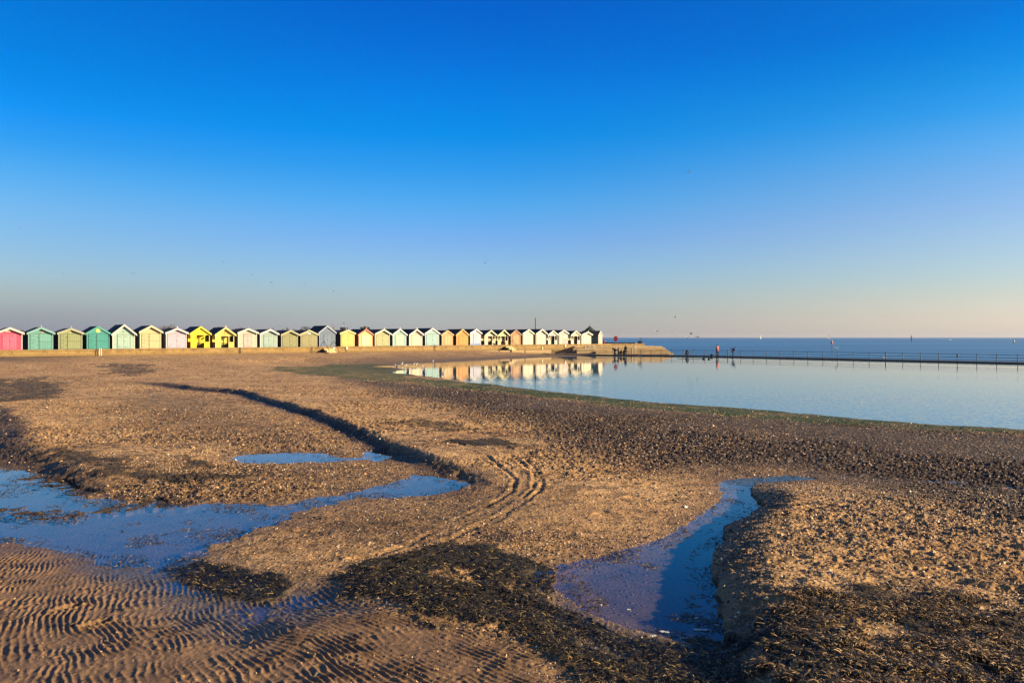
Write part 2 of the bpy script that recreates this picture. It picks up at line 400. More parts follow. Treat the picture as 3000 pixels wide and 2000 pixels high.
# ---------------------------------------------------------------- ground sheet
def ground_material():
    t = NT('beach_sand'); v = t.coord()
    A = {k: t.attr(k) for k in ('weed', 'green', 'grav', 'rip', 'lit', 'wet', 'moist', 'wn', 'mudn', 'sandb', 'sub', 'scarp')}
    n1 = t.noise(v, .35, 5); n2 = t.noise(v, 3.0, 6, .7); n3 = t.noise(v, 16, 4, .7)
    sand = t.mix(t.ramp(n1, [(.35, 0.0), (.65, 1.0)]), (.44, .238, .088), (.64, .385, .160))
    sand = t.mix(t.ramp(n2, [(.45, 0.0), (.70, .6)]), sand, (.24, .135, .065))
    # shelly brown gravel
    gr = t.mix(t.ramp(n3, [(.40, 0.0), (.62, 1.0)]), (.020, .012, .007), (.14, .08, .040))
    vo = t.node('ShaderNodeTexVoronoi', i={'Scale': 16.0}); t.link(v, vo.inputs['Vector'])
    spc = t.node('ShaderNodeSeparateColor'); t.link(vo.outputs['Color'], spc.inputs[0])
    shell = t.ramp(spc.outputs[0], [(.0, 0.0), (.80, 0.0), (.82, 1.0), (1.0, 1.0)])
    shcol = t.ramp(spc.outputs[1], [(0, (.80, .60, .42)), (.5, (.50, .25, .12)), (1, (.85, .78, .66))])
    darkc = t.ramp(spc.outputs[2], [(.0, 1.0), (.30, 1.0), (.33, 0.0), (1.0, 0.0)])
    near = t.ramp(vo.outputs['Distance'], [(.25, 1.0), (.55, 0.0)])
    shm = t.math('MULTIPLY', shell, near)
    dkm = t.math('MULTIPLY', darkc, near)
    gr = t.mix(shm, gr, shcol); gr = t.mix(dkm, gr, (.025, .016, .010))
    n4 = t.noise(v, 2.6, 9, .78); n5 = t.noise(v, .16, 4)
    flk = t.math('MULTIPLY', t.ramp(n4, [(.505, 0.0), (.56, 1.0)]), t.ramp(n5, [(.38, .45), (.58, 1.0)]))
    sand = t.mix(t.math('MULTIPLY', flk, .92), sand, (.055, .032, .014))
    sand = t.mix(t.ramp(n4, [(.30, .6), (.42, 0.0)]), sand, (.62, .42, .19))
    amt = t.math('ADD', A['grav'], t.math('MULTIPLY', A['lit'], .55), clamp=True)
    c = t.mix(amt, sand, gr)
    gr = t.mix(t.ramp(n4, [(.47, 0.0), (.58, .8)]), gr, (.022, .013, .008))
    c = t.mix(amt, sand, gr)
    sm = t.math('MULTIPLY', shm, t.ramp(n1, [(.4, .15), (.7, .8)]))
    c = t.mix(sm, c, shcol)
    c = t.mix(t.math('MULTIPLY', dkm, t.ramp(n2, [(.4, .1), (.6, .7)])), c, (.07, .042, .022))
    c = t.mix(t.math('MULTIPLY', A['sandb'], .5), c, (.55, .33, .15))
    mud = t.mix(t.ramp(n2, [(.35, 0.0), (.65, 1.0)]), (.12, .066, .030), (.26, .150, .068))
    c = t.mix(t.math('MULTIPLY', A['rip'], .92), c, mud)
    c = t.mix(t.math('MULTIPLY', A['wet'], .75), c, (.105, .085, .058))
    c = t.mix(t.math('MULTIPLY', A['mudn'], .8), c, t.mix(n2, (.05, .035, .03), (.13, .085, .06)))
    dk = t.mix(t.math('MULTIPLY', A['moist'], .55), c, (.06, .042, .032))
    c = dk
    grc = t.mix(t.ramp(n3, [(.42, 0.0), (.62, 1.0)]), (.005, .016, .002), (.045, .105, .006))
    c = t.mix(t.math('MULTIPLY', A['green'], t.ramp(n2, [(.3, .75), (.5, 1.0)])), c, grc)
    wc = t.mix(t.ramp(n3, [(.5, 0.0), (.75, 1.0)]), (.006, .005, .004), (.05, .036, .015))
    c = t.mix(A['weed'], c, wc)
    c = t.mix(t.math('MULTIPLY', A['scarp'], .8), c, (.035, .022, .013))  # bank faces painted dark, shade and damp sand together
    dk = c
    dk = t.mix(t.math('MULTIPLY', A['sub'], t.ramp(n2, [(.3, .95), (.7, .55)])), dk, (.135, .118, .078))
    t.link(dk, t.p.inputs['Base Color'])
    rg = t.math('SUBTRACT', .9, t.math('MULTIPLY', t.math('ADD', t.math('ADD', t.math('MULTIPLY', A['rip'], .22), t.math('MULTIPLY', A['wet'], .4)), t.math('MULTIPLY', A['moist'], .3), clamp=True), .75), clamp=True)
    t.link(rg, t.p.inputs['Roughness'])
    hh = t.math('ADD', t.noise(v, 22, 5, .7), t.math('MULTIPLY', shm, .8))
    k = t.math('SUBTRACT', 1.0, t.math('MULTIPLY', A['rip'], .6))
    t.link(t.bump(t.math('MULTIPLY', hh, k), 1.0, .028), t.p.inputs['Normal'])
    return t.m

GR = {}
def sample(X, Y):
    Yv, aa = GR['_Y'], GR['_a']
    ri = np.interp(Y, Yv, np.arange(len(Yv))); ci = np.interp(X/np.maximum(Y+2, 3), aa, np.arange(len(aa)))
    r0 = np.minimum(ri.astype(int), len(Yv)-2); c0 = np.minimum(ci.astype(int), len(aa)-2); fr = ri-r0; fc = ci-c0
    out = {}
    for k, a in GR.items():
        if k[0] == '_': continue
        out[k] = (a[r0, c0]*(1-fc)+a[r0, c0+1]*fc)*(1-fr)+(a[r0+1, c0]*(1-fc)+a[r0+1, c0+1]*fc)*fr
    return out
def build_ground():
    aa = np.concatenate([-np.geomspace(4.0, .80, 45)[:-1], np.linspace(-.80, .80, 1500), np.geomspace(.80, 4.0, 45)[1:]])
    py = np.concatenate([np.linspace(1840, 1000, 760), np.linspace(1000, 806, 330)[1:]])
    Yv = H*1764/(py-774.6)
    Yv = np.concatenate([np.linspace(-25, Yv[0], 40)[:-1], Yv, np.geomspace(Yv[-1], 260, 16)[1:]])
    X = np.outer(np.maximum(Yv+2.0, 3.0), aa); Y = np.repeat(Yv[:, None], len(aa), 1)
    g = ground(X, Y); R, C = X.shape
    V = np.stack([X, Y, g['z']], -1).reshape(-1, 3)
    idx = np.arange(R*C).reshape(R, C)
    Q = np.stack([idx[:-1, :-1], idx[:-1, 1:], idx[1:, 1:], idx[1:, :-1]], -1).reshape(-1, 4)
    GR.update(g, _Y=Yv, _a=aa)
    o = np_mesh('beach', V, Q, [ground_material()])
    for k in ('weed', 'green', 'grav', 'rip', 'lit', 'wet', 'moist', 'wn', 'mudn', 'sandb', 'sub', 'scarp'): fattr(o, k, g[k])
    tag(o, kind='structure')
build_ground()

# ---------------------------------------------------------------- water
def puddle_material():
    t = NT('puddle_water'); v = t.coord()
    n = t.noise(v, 7.0, 3); b = t.bump(n, .08, .004)
    geo = t.n.new('ShaderNodeNewGeometry'); dt = t.n.new('ShaderNodeVectorMath'); dt.operation = 'DOT_PRODUCT'
    t.link(geo.outputs['Incoming'], dt.inputs[0]); t.link(b, dt.inputs[1])
    fres = t.math('ADD', .02, t.math('POWER', t.math('SUBTRACT', 1.0, t.math('ABSOLUTE', dt.outputs['Value']), clamp=True), 5.0), clamp=True)
    gl = t.node('ShaderNodeBsdfGlossy', i={'Roughness': .015}); t.link(b, gl.inputs['Normal'])
    gl.inputs[0].default_value = (1, 1, 1, 1)
    tr = t.node('ShaderNodeBsdfTransparent'); tr.inputs[0].default_value = (.80, .75, .70, 1)
    mx = t.node('ShaderNodeMixShader'); t.link(fres, mx.inputs[0]); t.link(tr.outputs[0], mx.inputs[1]); t.link(gl.outputs[0], mx.inputs[2])
    t.link(mx.outputs[0], t.out.inputs[0]); t.n.remove(t.p)
    return t.m
def facets(t, k, scale):
    # wavelets: tilt the surface normal by a noise vector of strength k
    n = t.n.new('ShaderNodeTexNoise'); n.inputs['Scale'].default_value = scale; n.inputs['Detail'].default_value = 5; n.inputs['Roughness'].default_value = .75
    t.link(t.coord(scale=(1, 1.6, 1)), n.inputs['Vector'])
    a = t.n.new('ShaderNodeVectorMath'); a.operation = 'SUBTRACT'; a.inputs[1].default_value = (.5, .5, .5); t.link(n.outputs['Color'], a.inputs[0])
    m = t.n.new('ShaderNodeVectorMath'); m.operation = 'MULTIPLY'; m.inputs[1].default_value = (1, 1, 0); t.link(a.outputs[0], m.inputs[0])
    q = t.n.new('ShaderNodeVectorMath'); q.operation = 'SCALE'; t.link(m.outputs[0], q.inputs[0]); t.link(k, q.inputs[3])
    d = t.n.new('ShaderNodeVectorMath'); d.operation = 'ADD'; d.inputs[1].default_value = (0, 0, 1); t.link(q.outputs[0], d.inputs[0])
    z = t.n.new('ShaderNodeVectorMath'); z.operation = 'NORMALIZE'; t.link(d.outputs[0], z.inputs[0]); return z.outputs[0]
def pool_material():
    t = NT('pool_water'); v = t.coord()
    # a light breeze: calm by the far wall, ruffled to the near right
    sep = t.node('ShaderNodeSeparateXYZ'); t.link(v, sep.inputs[0])
    d = t.math('ADD', t.math('MULTIPLY', sep.outputs[1], -.022), t.math('MULTIPLY', sep.outputs[0], .010))
    patch = t.noise(t.coord(scale=(.025, .07, 1)), 1.0, 5)
    k = t.math('ADD', t.math('ADD', d, 1.35), t.math('MULTIPLY', t.math('SUBTRACT', patch, .5), 2.2), clamp=True)
    t.link(facets(t, t.math('ADD', .030, t.math('MULTIPLY', k, .30)), 6.0), t.p.inputs['Normal'])
    t.p.inputs['Base Color'].default_value = (.035, .15, .24, 1)
    t.p.inputs['Roughness'].default_value = .024; t.p.inputs['IOR'].default_value = 1.38
    return t.m
def sea_material():
    t = NT('sea_water'); v = t.coord()
    patch = t.noise(t.coord(scale=(.004, .02, 1)), 1.0, 6)
    t.link(facets(t, t.math('ADD', .15, t.math('MULTIPLY', patch, .45)), 1.2), t.p.inputs['Normal'])
    c = t.mix(t.ramp(patch, [(.42, 0.0), (.66, 1.0)]), (.016, .085, .20), (.045, .18, .34))
    t.link(c, t.p.inputs['Base Color'])
    t.p.inputs['Roughness'].default_value = .30; t.p.inputs['IOR'].default_value = 1.33; t.p.inputs['Specular IOR Level'].default_value = .22
    return t.m
def water_sheet(name, P, grow, cell, mat, z=0.0, extra=None):
    x0, y0 = P.min(0)-grow-cell; x1, y1 = P.max(0)+grow+cell
    if extra is not None:
        x0 = min(x0, extra[:, 0].min()); y0 = min(y0, extra[:, 1].min()); x1 = max(x1, extra[:, 0].max()); y1 = max(y1, extra[:, 1].max())
    xs = np.arange(x0, x1, cell); ys = np.arange(y0, y1, cell)
    CX, CY = np.meshgrid((xs[:-1]+xs[1:])/2, (ys[:-1]+ys[1:])/2)
    k = sdist(CX, CY, P) < grow
    if extra is not None: k |= sdist(CX, CY, extra) < grow
    X, Y = np.meshgrid(xs, ys); n = X.shape[1]
    r, c = np.nonzero(k); i0 = r*n+c
    Q = np.stack([i0, i0+1, i0+1+n, i0+n], -1)
    used = np.unique(Q); mp = np.full(X.size, -1); mp[used] = np.arange(len(used))
    V = np.stack([X.ravel(), Y.ravel(), np.full(X.size, z)], -1)[used]
    return tag(np_mesh(name, V, mp[Q], [mat]), kind='structure')
pm = puddle_material()
water_sheet('puddle', PUD_A, .8, .12, pm, 0.0, WETZ)
water_sheet('puddle', PUD_B, .5, .15, pm)
water_sheet('puddle', PUD_C, .5, .1, pm, 0.0, WETC)
water_sheet('puddle', WETR, 1.0, .15, pm)
water_sheet('pool_water', POOL, 1.2, .5, pool_material())
sea = MB(); sea.add([(-12000,-1500,-.35),(12000,-1500,-.35),(12000,14000,-.35),(-12000,14000,-.35)], [(0,1,2,3)])
tag(sea.build('sea', sea_material()), kind='structure')

# ---------------------------------------------------------------- scattered shells and weed
def scatter_points(n, seed, ymin=900, ymax=1760, xr=(-100, 2450)):
    rs = np.random.RandomState(seed)
    px = rs.uniform(xr[0], xr[1], n); py = rs.uniform(ymin, ymax, n)
    u = (px-1176)/1764; Y = H*1764/(py-774.6); return u*Y, Y, rs
def shells():
    X, Y, rs = scatter_points(520000, 21, 860)
    g = sample(X, Y)
    p = .30 + .70*g['grav'] + .35*g['lit'] + .25*g['bank'] - .29*g['rip'] - .2*g['wet']
    p = p*(.15+.85*ss(fbm(X*.5, Y, .35, 4, 95), -.12, .08))
    p = p*(g['dp'] > -.12)*(g['dP'] > .1)*(g['weed'] < .5)
    k = rs.rand(len(X)) < p; X, Y, z = X[k], Y[k], g['z'][k]; n = len(X)
    s = rs.uniform(.006, .013, n)*(1+.05*Y)*(1+.9*(rs.rand(n) < .05)); a = rs.rand(n)*6.28
    sx = s*rs.uniform(.7, 1.4, n); hh = s*rs.uniform(.5, 1.1, n)/(1+.012*Y)
    ca, sa = np.cos(a), np.sin(a)
    def pt(lx, ly, lz): return np.stack([X+lx*ca-ly*sa, Y+lx*sa+ly*ca, z+lz], -1)
    V = np.stack([pt(-sx, -s*.6, -.004), pt(sx, -s*.7, -.004), pt(sx*.5, s*.8, -.004), pt(-sx*.8, s*.5, -.004), pt(sx*.1, 0*s, hh)], 1).reshape(-1, 3)
    b = (np.arange(n)*5)[:, None]
    T = np.concatenate([b+np.array([[0, 1, 4]]), b+np.array([[1, 2, 4]]), b+np.array([[2, 3, 4]]), b+np.array([[3, 0, 4]])], 0)
    t = NT('shell_grit'); c = t.ramp(t.attr('tone'), [(0, (.012, .008, .006)), (.55, (.03, .018, .010)), (.62, (.24, .13, .055)), (.86, (.52, .30, .12)), (.97, (.66, .46, .26)), (1, (.82, .74, .60))])
    t.link(c, t.p.inputs['Base Color']); t.p.inputs['Roughness'].default_value = .5
    o = np_mesh('shells', V, T, [t.m], smooth=False)
    tone = rs.rand(n); fattr(o, 'tone', np.repeat(tone, 5))
    tag(o, 'broken shells and small stones strewn over the beach', 'shells', kind='stuff')
shells()
def strands(name, label, n, seed, prob, size, ramp, lift, zone, zclip=None):
    X, Y, rs = scatter_points(n, seed, *zone)
    g = sample(X, Y); p = prob(g, X, Y); k = rs.rand(len(X)) < p
    X, Y, z = X[k], Y[k], g['z'][k]; n = len(X)
    if zclip is not None: z = np.maximum(z, zclip)
    L = rs.uniform(*size, n)*(1+.03*Y); a = rs.rand(n)*6.28; w = rs.uniform(.0018, .0042, n)*(1+.09*Y)
    z = z + lift*rs.rand(n)**2
    til = rs.uniform(-.1, .45, n)*(lift > .02); cur = rs.uniform(-.8, .8, n)
    V = []
    for j, s in enumerate((0, .35, .7, 1.0)):
        aa = a + cur*s
        cx = X+np.cos(aa)*L*s; cy = Y+np.sin(aa)*L*s
        cz = z+L*til*math.sin(s*2.4)*.8+.004
        ww = w*(1-.6*s)
        V.append(np.stack([cx-np.sin(aa)*ww, cy+np.cos(aa)*ww, cz], -1)); V.append(np.stack([cx+np.sin(aa)*ww, cy-np.cos(aa)*ww, cz+ww*.7], -1))
    V = np.stack(V, 1).reshape(-1, 3); b = (np.arange(n)*8)[:, None]
    Q = np.concatenate([b+np.array([[0, 1, 3, 2]]), b+np.array([[2, 3, 5, 4]]), b+np.array([[4, 5, 7, 6]])], 0)
    t = NT(name); c = t.ramp(t.attr('tone'), ramp); t.link(c, t.p.inputs['Base Color']); t.p.inputs['Roughness'].default_value = .55
    o = np_mesh(name, V, Q, [t.m], smooth=False); fattr(o, 'tone', np.repeat(rs.rand(n), 8))
    tag(o, label, 'seaweed', kind='stuff')
DARK = [(0, (.005, .004, .003)), (.45, (.016, .012, .006)), (.78, (.075, .052, .018)), (1, (.40, .27, .09))]
STRAW = [(0, (.012, .010, .006)), (.35, (.10, .06, .02)), (.7, (.32, .19, .07)), (1, (.62, .42, .20))]
strands('seaweed', 'dark tangled seaweed heaped and spread over the wet sand', 230000, 31,
        lambda g, X, Y: (g['weed'] > .25)*g['weed']*.8*(1-.3*(g['bank'] > .5)) + .10*g['lit']*(g['dp'] > -.1) + .06*(g['rip'] > .5)*(g['wet']+.2), (.025, .08), DARK, .03, (860, 1760))
strands('dry_weed', 'straw coloured dry weed on the bank at the lower right', 200000, 33,
        lambda g, X, Y: (g['bank'] > .3)*(.03+.75*(g['weed'] > .2)*(fbm(X, Y, 1.5, 3, 98) > .03)), (.02, .075), STRAW, .045, (1080, 1800, (1550, 2500)))
strands('floating_weed', 'scraps of weed lying in the shallow blue puddles', 220000, 35,
        lambda g, X, Y: ((g['dp'] < 0)*((fbm(X, Y, 1.8, 4, 97)+.12*(g['dA'] < 0)*ss(Y, 11, 16)*ss(-X, 2, 6)) > .14)*.5 + (g['dp'] < 0)*(g['dp'] > -.4)*.30*(fbm(X, Y, 2.5, 3, 96) > -.05)), (.02, .05), DARK, .004, (1030, 1480), .002)

g = MB(); rf_ = random.Random(3)
for fx, fy, fw in ((1615,1447,.11),(1528,1452,.08),(1500,1461,.05),(1648,1436,.05),(1600,1420,.05),(1445,1400,.03),(1572,1466,.05),(1620,1470,.04),(1470,1520,.05),(1560,1540,.04),(1380,1390,.03)):
    cx, cy = W(fx, fy, .006); n = 23; fw *= .75; pts = []
    for k in range(n):
        a = 6.283*k/n; rr = fw*rf_.uniform(.35, 1.1)*(.6+.4*math.cos(2*a+fx)); pts.append((cx+rr*1.3*math.cos(a), cy+rr*.8*math.sin(a)))
    g.extr(pts, .004, .012)
tag(g.build('foam', flat('sea_foam', (.62, .64, .66), .8)), 'flecks of white foam on the murky right hand puddle', 'foam', kind='stuff')
# ---------------------------------------------------------------- promenade, sea wall and land
def rowpt(px):
    """point of the hut line seen at photo px"""
    u = (px-1500)/F; t = (u*93+60.4)/(2.42-2.03*u)
    return Vector((-60.4+2.42*t, 93+2.03*t)), t
def zprom(t): return 1.74+.18*max(-6.0, min(t, 34.0))/32
E = Vector((CT, ST)); D = Vector((-ST, CT))         # along the row, and inland
def rp(t, off): return Vector((-60.4, 93)) + E*(t*3.1587) + D*off

def concrete(name, a, b, stain=(.05, .045, .02), zs=1.0):
    t = NT(name); v = t.coord()
    n = t.noise(v, 1.2, 6, .7); n2 = t.noise(v, 7, 5, .7)
    c = t.mix(t.ramp(n, [(.35, 0.0), (.65, 1.0)]), a, b)
    sep = t.node('ShaderNodeSeparateXYZ'); t.link(v, sep.inputs[0])
    lo = t.math('ADD', t.math('MULTIPLY', t.math('SUBTRACT', zs, sep.outputs[2]), 1.6), t.math('MULTIPLY', t.math('SUBTRACT', n, .5), 3.2), clamp=True)
    c = t.mix(t.math('MULTIPLY', lo, .8), c, stain)
    c = t.mix(t.ramp(n2, [(.55, 0.0), (.7, .5)]), c, tuple(x*.45 for x in a))
    t.link(c, t.p.inputs['Base Color']); t.p.inputs['Roughness'].default_value = .85
    t.link(t.bump(t.math('ADD', n, n2), .7, .06), t.p.inputs['Normal'])
    return t.m
M_WALL = concrete('old_concrete', (.17, .105, .034), (.32, .21, .075), (.035, .022, .007), 1.2)
M_STEP = concrete('pale_concrete', (.52, .36, .16), (.66, .48, .24), (.25, .17, .08), -.3)
M_PAVE = flat('paving', (.26, .24, .21), .8)
M_DARK = flat('dark_painted_metal', (.02, .02, .022), .5)
M_WHITE = flat('white_paint', (.6, .57, .5), .5)
M_BLACK = flat('tar_and_shade_black', (.03, .022, .018), .8)  # also blackens the stair sides and kerb that lie in shade

# wall: path of its foot, and a top following the promenade
WP0 = [rp(t, -WOFF) for t in np.arange(-9, 33.0, .5)]
WPATH = WP0 + [Vector((27.7, 160.2))]
WT = [float(t) for t in np.arange(-9, 33.0, .5)] + [33.0]
def wall_mesh(path, ts, thick, ztopf, zbot, name, mats):
    mb = MB(); prev = None; n = len(path)
    for i in range(n):
        d = (path[min(i+1, n-1)]-path[max(i-1, 0)]).normalized(); nn = Vector((-d.y, d.x))
        a = path[i]; zt = ztopf(ts[i]) + (.012 if int(ts[i]) % 3 == 0 else 0)
        j = .02*math.sin(i*1.7)
        q = [(a.x+nn.x*j, a.y+nn.y*j, zbot), (a.x+nn.x*(.06+j), a.y+nn.y*(.06+j), zt-.18), (a.x-nn.x*.03, a.y-nn.y*.03, zt-.16), (a.x-nn.x*.03, a.y-nn.y*.03, zt),
             (a.x+nn.x*thick, a.y+nn.y*thick, zt), (a.x+nn.x*thick, a.y+nn.y*thick, zbot)]
        b = len(mb.v); mb.v += q
        if i:
            for k in range(6):
                mb.f.append((b-6+k, b+k, b+(k+1) % 6, b-6+(k+1) % 6)); mb.m.append(0)
    mb.f.append((0, 1, 2, 3, 4, 5)); mb.m.append(0)
    b = len(mb.v)-6; mb.f.append((b+5, b+4, b+3, b+2, b+1, b)); mb.m.append(0)
    return mb.build(name, mats)
sw = wall_mesh(WPATH, WT, .5, lambda t: zprom(t)+.004, .2, 'sea_wall', M_WALL)
tag(sw, 'long low stained concrete sea wall below the beach huts', 'wall')
# dark joint lines and a broken apron at the wall foot
mb = MB()
for t0, t1 in ((13.2, 15.4), (15.5, 17.8), (17.9, 20.2), (20.3, 22.6), (22.7, 24.5), (24.6, 26.6)):
    j = random.uniform(-.15, .15); h = random.uniform(.98, 1.06)
    p = [rp(t0, -WOFF-2.0+j), rp(t1, -WOFF-2.1+j), rp(t1, -WOFF), rp(t0, -WOFF)]
    mb.extr([(q.x, q.y) for q in p], .25, h-.08)
mb.build('apron_slab', concrete('apron_concrete', (.28, .19, .09), (.38, .27, .14), (.05, .04, .02), .7), sw)
for px in (680.5, 1244.5, 888):
    p, t = rowpt(px); p = p - D*(WOFF+.10) 
    u = (px-1500)/F; 
    mb = MB(); mb.tube([(p.x+1.0*0, p.y, .75), (p.x, p.y, zprom(t)+(.05 if px != 1244.5 else .25))], .05, 6)
    o = mb.build('post', M_BLACK)
    tag(o, {680.5: 'dark slim post against the sea wall below the yellow huts', 1244.5: 'dark slim post against the sea wall between the aqua and cream huts',
            888: 'dark short post beside the staircase below the khaki huts'}[px], 'post')
# promenade
mb = MB(); pts = [rp(t, -WOFF+.5) for t in range(-9, 33)]
back = [rp(t, 16) for t in range(32, -10, -1)]
for i in range(len(pts)-1):
    a, b = pts[i], pts[i+1]; c, d = rp(i+1-9, 16), rp(i-9, 16)
    za, zb = zprom(i-9), zprom(i-8)
    mb.add([(a.x, a.y, za), (b.x, b.y, zb), (c.x, c.y, zb), (d.x, d.y, za)], [(0, 1, 2, 3)])
mb.build('promenade', M_PAVE)['kind'] = 'structure'
mb = MB()
p0 = rp(32, -WOFF+.5); z0 = zprom(33)
mb.extr([(p0.x, p0.y), (27.5, 160.5), (27.5, 190), (8, 200), (rp(32, 16).x, rp(32, 16).y)], .4, z0)
mb.build('promenade', M_PAVE)['kind'] = 'structure'
mb = MB(); a, b = rp(-60, 15.9), rp(32, 15.9)
grass = NT('rough_grass'); c = grass.mix(grass.noise(grass.coord(), .05, 6), (.05, .06, .02), (.10, .09, .04)); grass.link(c, grass.p.inputs['Base Color'])
mb.add([(a.x, a.y, 1.6), (b.x, b.y, 1.6), (60, 1400, 1.6), (-2500, 2400, 1.6), (-2600, 300, 1.6)], [(0, 1, 2, 3, 4)])
mb.build('land', grass.m)['kind'] = 'structure'
# kerb along the seaward side right of the huts, its black standing for shade
mb = MB(); mb.extr([(19.5, 164.2), (26.5, 164.2), (26.5, 164.8), (19.5, 164.8)], z0, z0+.22)
tag(mb.build('kerb_beam', M_BLACK), 'low dark beam along the far edge of the promenade end', 'kerb')

# ---------------------------------------------------------------- beach huts
ROOF = NT('roofing_felt'); _n = ROOF.noise(ROOF.coord(), 5, 5)
ROOF.link(ROOF.mix(_n, (.018, .017, .022), (.040, .036, .040)), ROOF.p.inputs['Base Color']); ROOF.p.inputs['Roughness'].default_value = .85
ROOF = ROOF.m
M_IRON = flat('black_iron', (.015, .015, .017), .4)
M_SIL = flat('worn_steel', (.6, .6, .55), .35, .6)

def hut(i, L, R, ax, ay, ey, wall, trim, style, label, side=None, door=None, rot=None, over=.35, dep=4.4, pl='v', extra=None, fin=False):
    pL, tL = rowpt(L); pR, tR = rowpt(R)
    if rot is not None:
        pL = Vector(rot[0]); pR = Vector(rot[1]); tL = tR = 32.5
    w = (pR-pL).length; ex = (pR-pL).normalized(); mid = (pL+pR)/2
    zb = zprom((tL+tR)/2)
    Ym = mid.y
    za = H-(ay-HZ)*Ym/F - zb; ze = H-(ey-HZ)*Ym/F - zb
    pa, _ = rowpt(ax); xa = min(max((pa-pL).length if rot is None else w*.5, w*.35), w*.65)
    xa = w*.5 + (xa-w*.5)*.5
    root = empty('beach_hut', (pL.x, pL.y, zb), math.atan2(ex.y, ex.x))
    tag(root, label, 'beach hut', 'beach huts in a row along the promenade')
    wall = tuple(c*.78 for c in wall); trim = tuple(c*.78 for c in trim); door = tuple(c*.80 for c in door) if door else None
    side = side or tuple(c*.5 for c in wall)  # side colours mix the boards' own paint with the shade on them
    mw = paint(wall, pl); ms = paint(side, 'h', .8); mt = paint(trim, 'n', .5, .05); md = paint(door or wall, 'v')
    porch = style == 'porch'
    pr = 1.35 if porch else 0.0
    f = .10
    b = MB()                              # front gable wall in slot 0, sides and back in slot 1
    if porch:
        b.prism([(.04, 0), (w-.04, 0), (w-.04, ze), (xa, za), (.04, ze)], pr, pr+.06, 0)
        b.prism([(.04, ze-.22), (w-.04, ze-.22), (w-.04, ze), (xa, za), (.04, ze)], .03, .09, 0)
        b.box(.02, .08, pr+.06, dep, 0, ze, 1); b.box(w-.08, w-.02, pr+.06, dep, 0, ze, 1)
        b.prism([(.04, 0), (w-.04, 0), (w-.04, ze), (xa, za), (.04, ze)], dep, dep+.05, 1)
        b.box(.02, .07, .12, pr, 0, ze*.42, 1); b.box(w-.07, w-.02, .12, pr, 0, ze*.42, 1)
    else:
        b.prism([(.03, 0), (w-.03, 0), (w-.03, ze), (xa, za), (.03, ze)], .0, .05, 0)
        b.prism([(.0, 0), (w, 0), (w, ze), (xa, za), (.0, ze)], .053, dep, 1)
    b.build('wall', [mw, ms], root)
    # roof: two slabs
    r = MB(); o = over; th = .07; sp = .16
    for sx, x1, in ((-1, 0.0), (1, w)):
        dx = x1-xa; sl = (ze-za)/dx
        xe = x1+sx*sp; zE = za+(xe-xa)*sl
        pts = [(xa, za+.003), (xe, zE+.003), (xe, zE+th), (xa, za+th+.02)]
        if sx < 0: pts = [pts[1], pts[0], pts[3], pts[2]]
        r.prism(pts, -o+.02, dep+.12, 0)
    r.build('roof', ROOF, root)
    # barge boards
    for sx, x1 in ((-1, 0.0), (1, w)):
        g = MB(); sl = (ze-za)/(x1-xa); xe = x1+sx*(sp+.03); zE = za+(xe-xa)*sl
        pts = [(xa, za-.15), (xe, zE-.15), (xe, zE+.09), (xa, za+.115)]
        if sx < 0: pts = [pts[1], pts[0], pts[3], pts[2]]
        g.prism(pts, -o-.03, -o+.017, 0); g.build('barge_board', mt, root)
    if fin:
        g = MB(); g.box(xa-.05, xa+.05, -o-.06, -o-.033, za-.1, za+.32); g.build('finial', mt, root)
    # corner trims
    if not porch:
        for x0 in (0, w-.09):
            g = MB(); g.box(x0-.003*(x0 == 0), x0+.09+.003*(x0 > 0), -.025, -.003, .02, ze-.03); g.build('corner_board', mt, root)
    def door_leaf(x0, x1, z0, z1, mat, name='door', handle=None, y=0.0):
        g = MB(); g.box(x0+.012, x1-.012, y-.045, y-.004, z0+.012, z1-.012); q = g.build(name, mat, root)
        for zz in (z0+.22, z1-.24):
            if name == 'door':
                h = MB(); h.box(x0+.05, x0+.05+min(.4, (x1-x0)*.5), y-.06, y-.047, zz-.02, zz+.02); h.build('hinge', M_IRON, q)
        if handle is not None:
            h = MB(); h.box(handle-.03, handle+.03, y-.075, y-.047, z0+(z1-z0)*.48, z0+(z1-z0)*.48+.12); h.build('handle', M_IRON, q)
        return q
    hd = min(ze*.93, 1.95)
    dk = paint(tuple(c*.35 for c in (door or wall)), 'n')
    if style == 'double':                  # pair of doors in the middle
        a, c = w*.22, w*.78
        g = MB(); g.box(a-.06, c+.06, -.012, -.003, .03, hd+.05); g.build('door_frame', dk, root)
        door_leaf(a, w*.5, .05, hd, md); door_leaf(w*.5, c, .05, hd, md, handle=w*.5+.08)
    elif style == 'wide':                  # doors across the whole front
        a, c = w*.07, w*.93
        g = MB(); g.box(a-.03, c+.03, -.012, -.003, .03, hd+.04); g.build('door_frame', dk, root)
        door_leaf(a, w*.5, .05, hd, md); door_leaf(w*.5, c, .05, hd, md, handle=w*.5+.08)
    elif style == 'split':                 # stable door on the left, shutter over a boarded half on the right
        m = w*(extra or .42); h2 = hd*.52
        g = MB(); g.box(w*.06, w*.95, -.012, -.003, .03, hd+.04); g.build('door_frame', dk, root)
        door_leaf(w*.08, m, .05, h2, md, handle=m-.12); door_leaf(w*.08, m, h2+.02, hd, md, handle=m-.12)
        door_leaf(m+.05, w*.93, .05, h2, mw, 'panel'); door_leaf(m+.05, w*.93, h2+.02, hd, md, 'shutter')
        g = MB(); g.box(m+.0, m+.05, -.055, -.013, .05, hd); g.build('bolt_bar', M_IRON, root)
    elif style == 'narrow':                # tall narrow leaves either side of a bright joint
        g = MB(); g.box(w*.28, w*.74, -.012, -.003, .03, hd+.04); g.build('door_frame', dk, root)
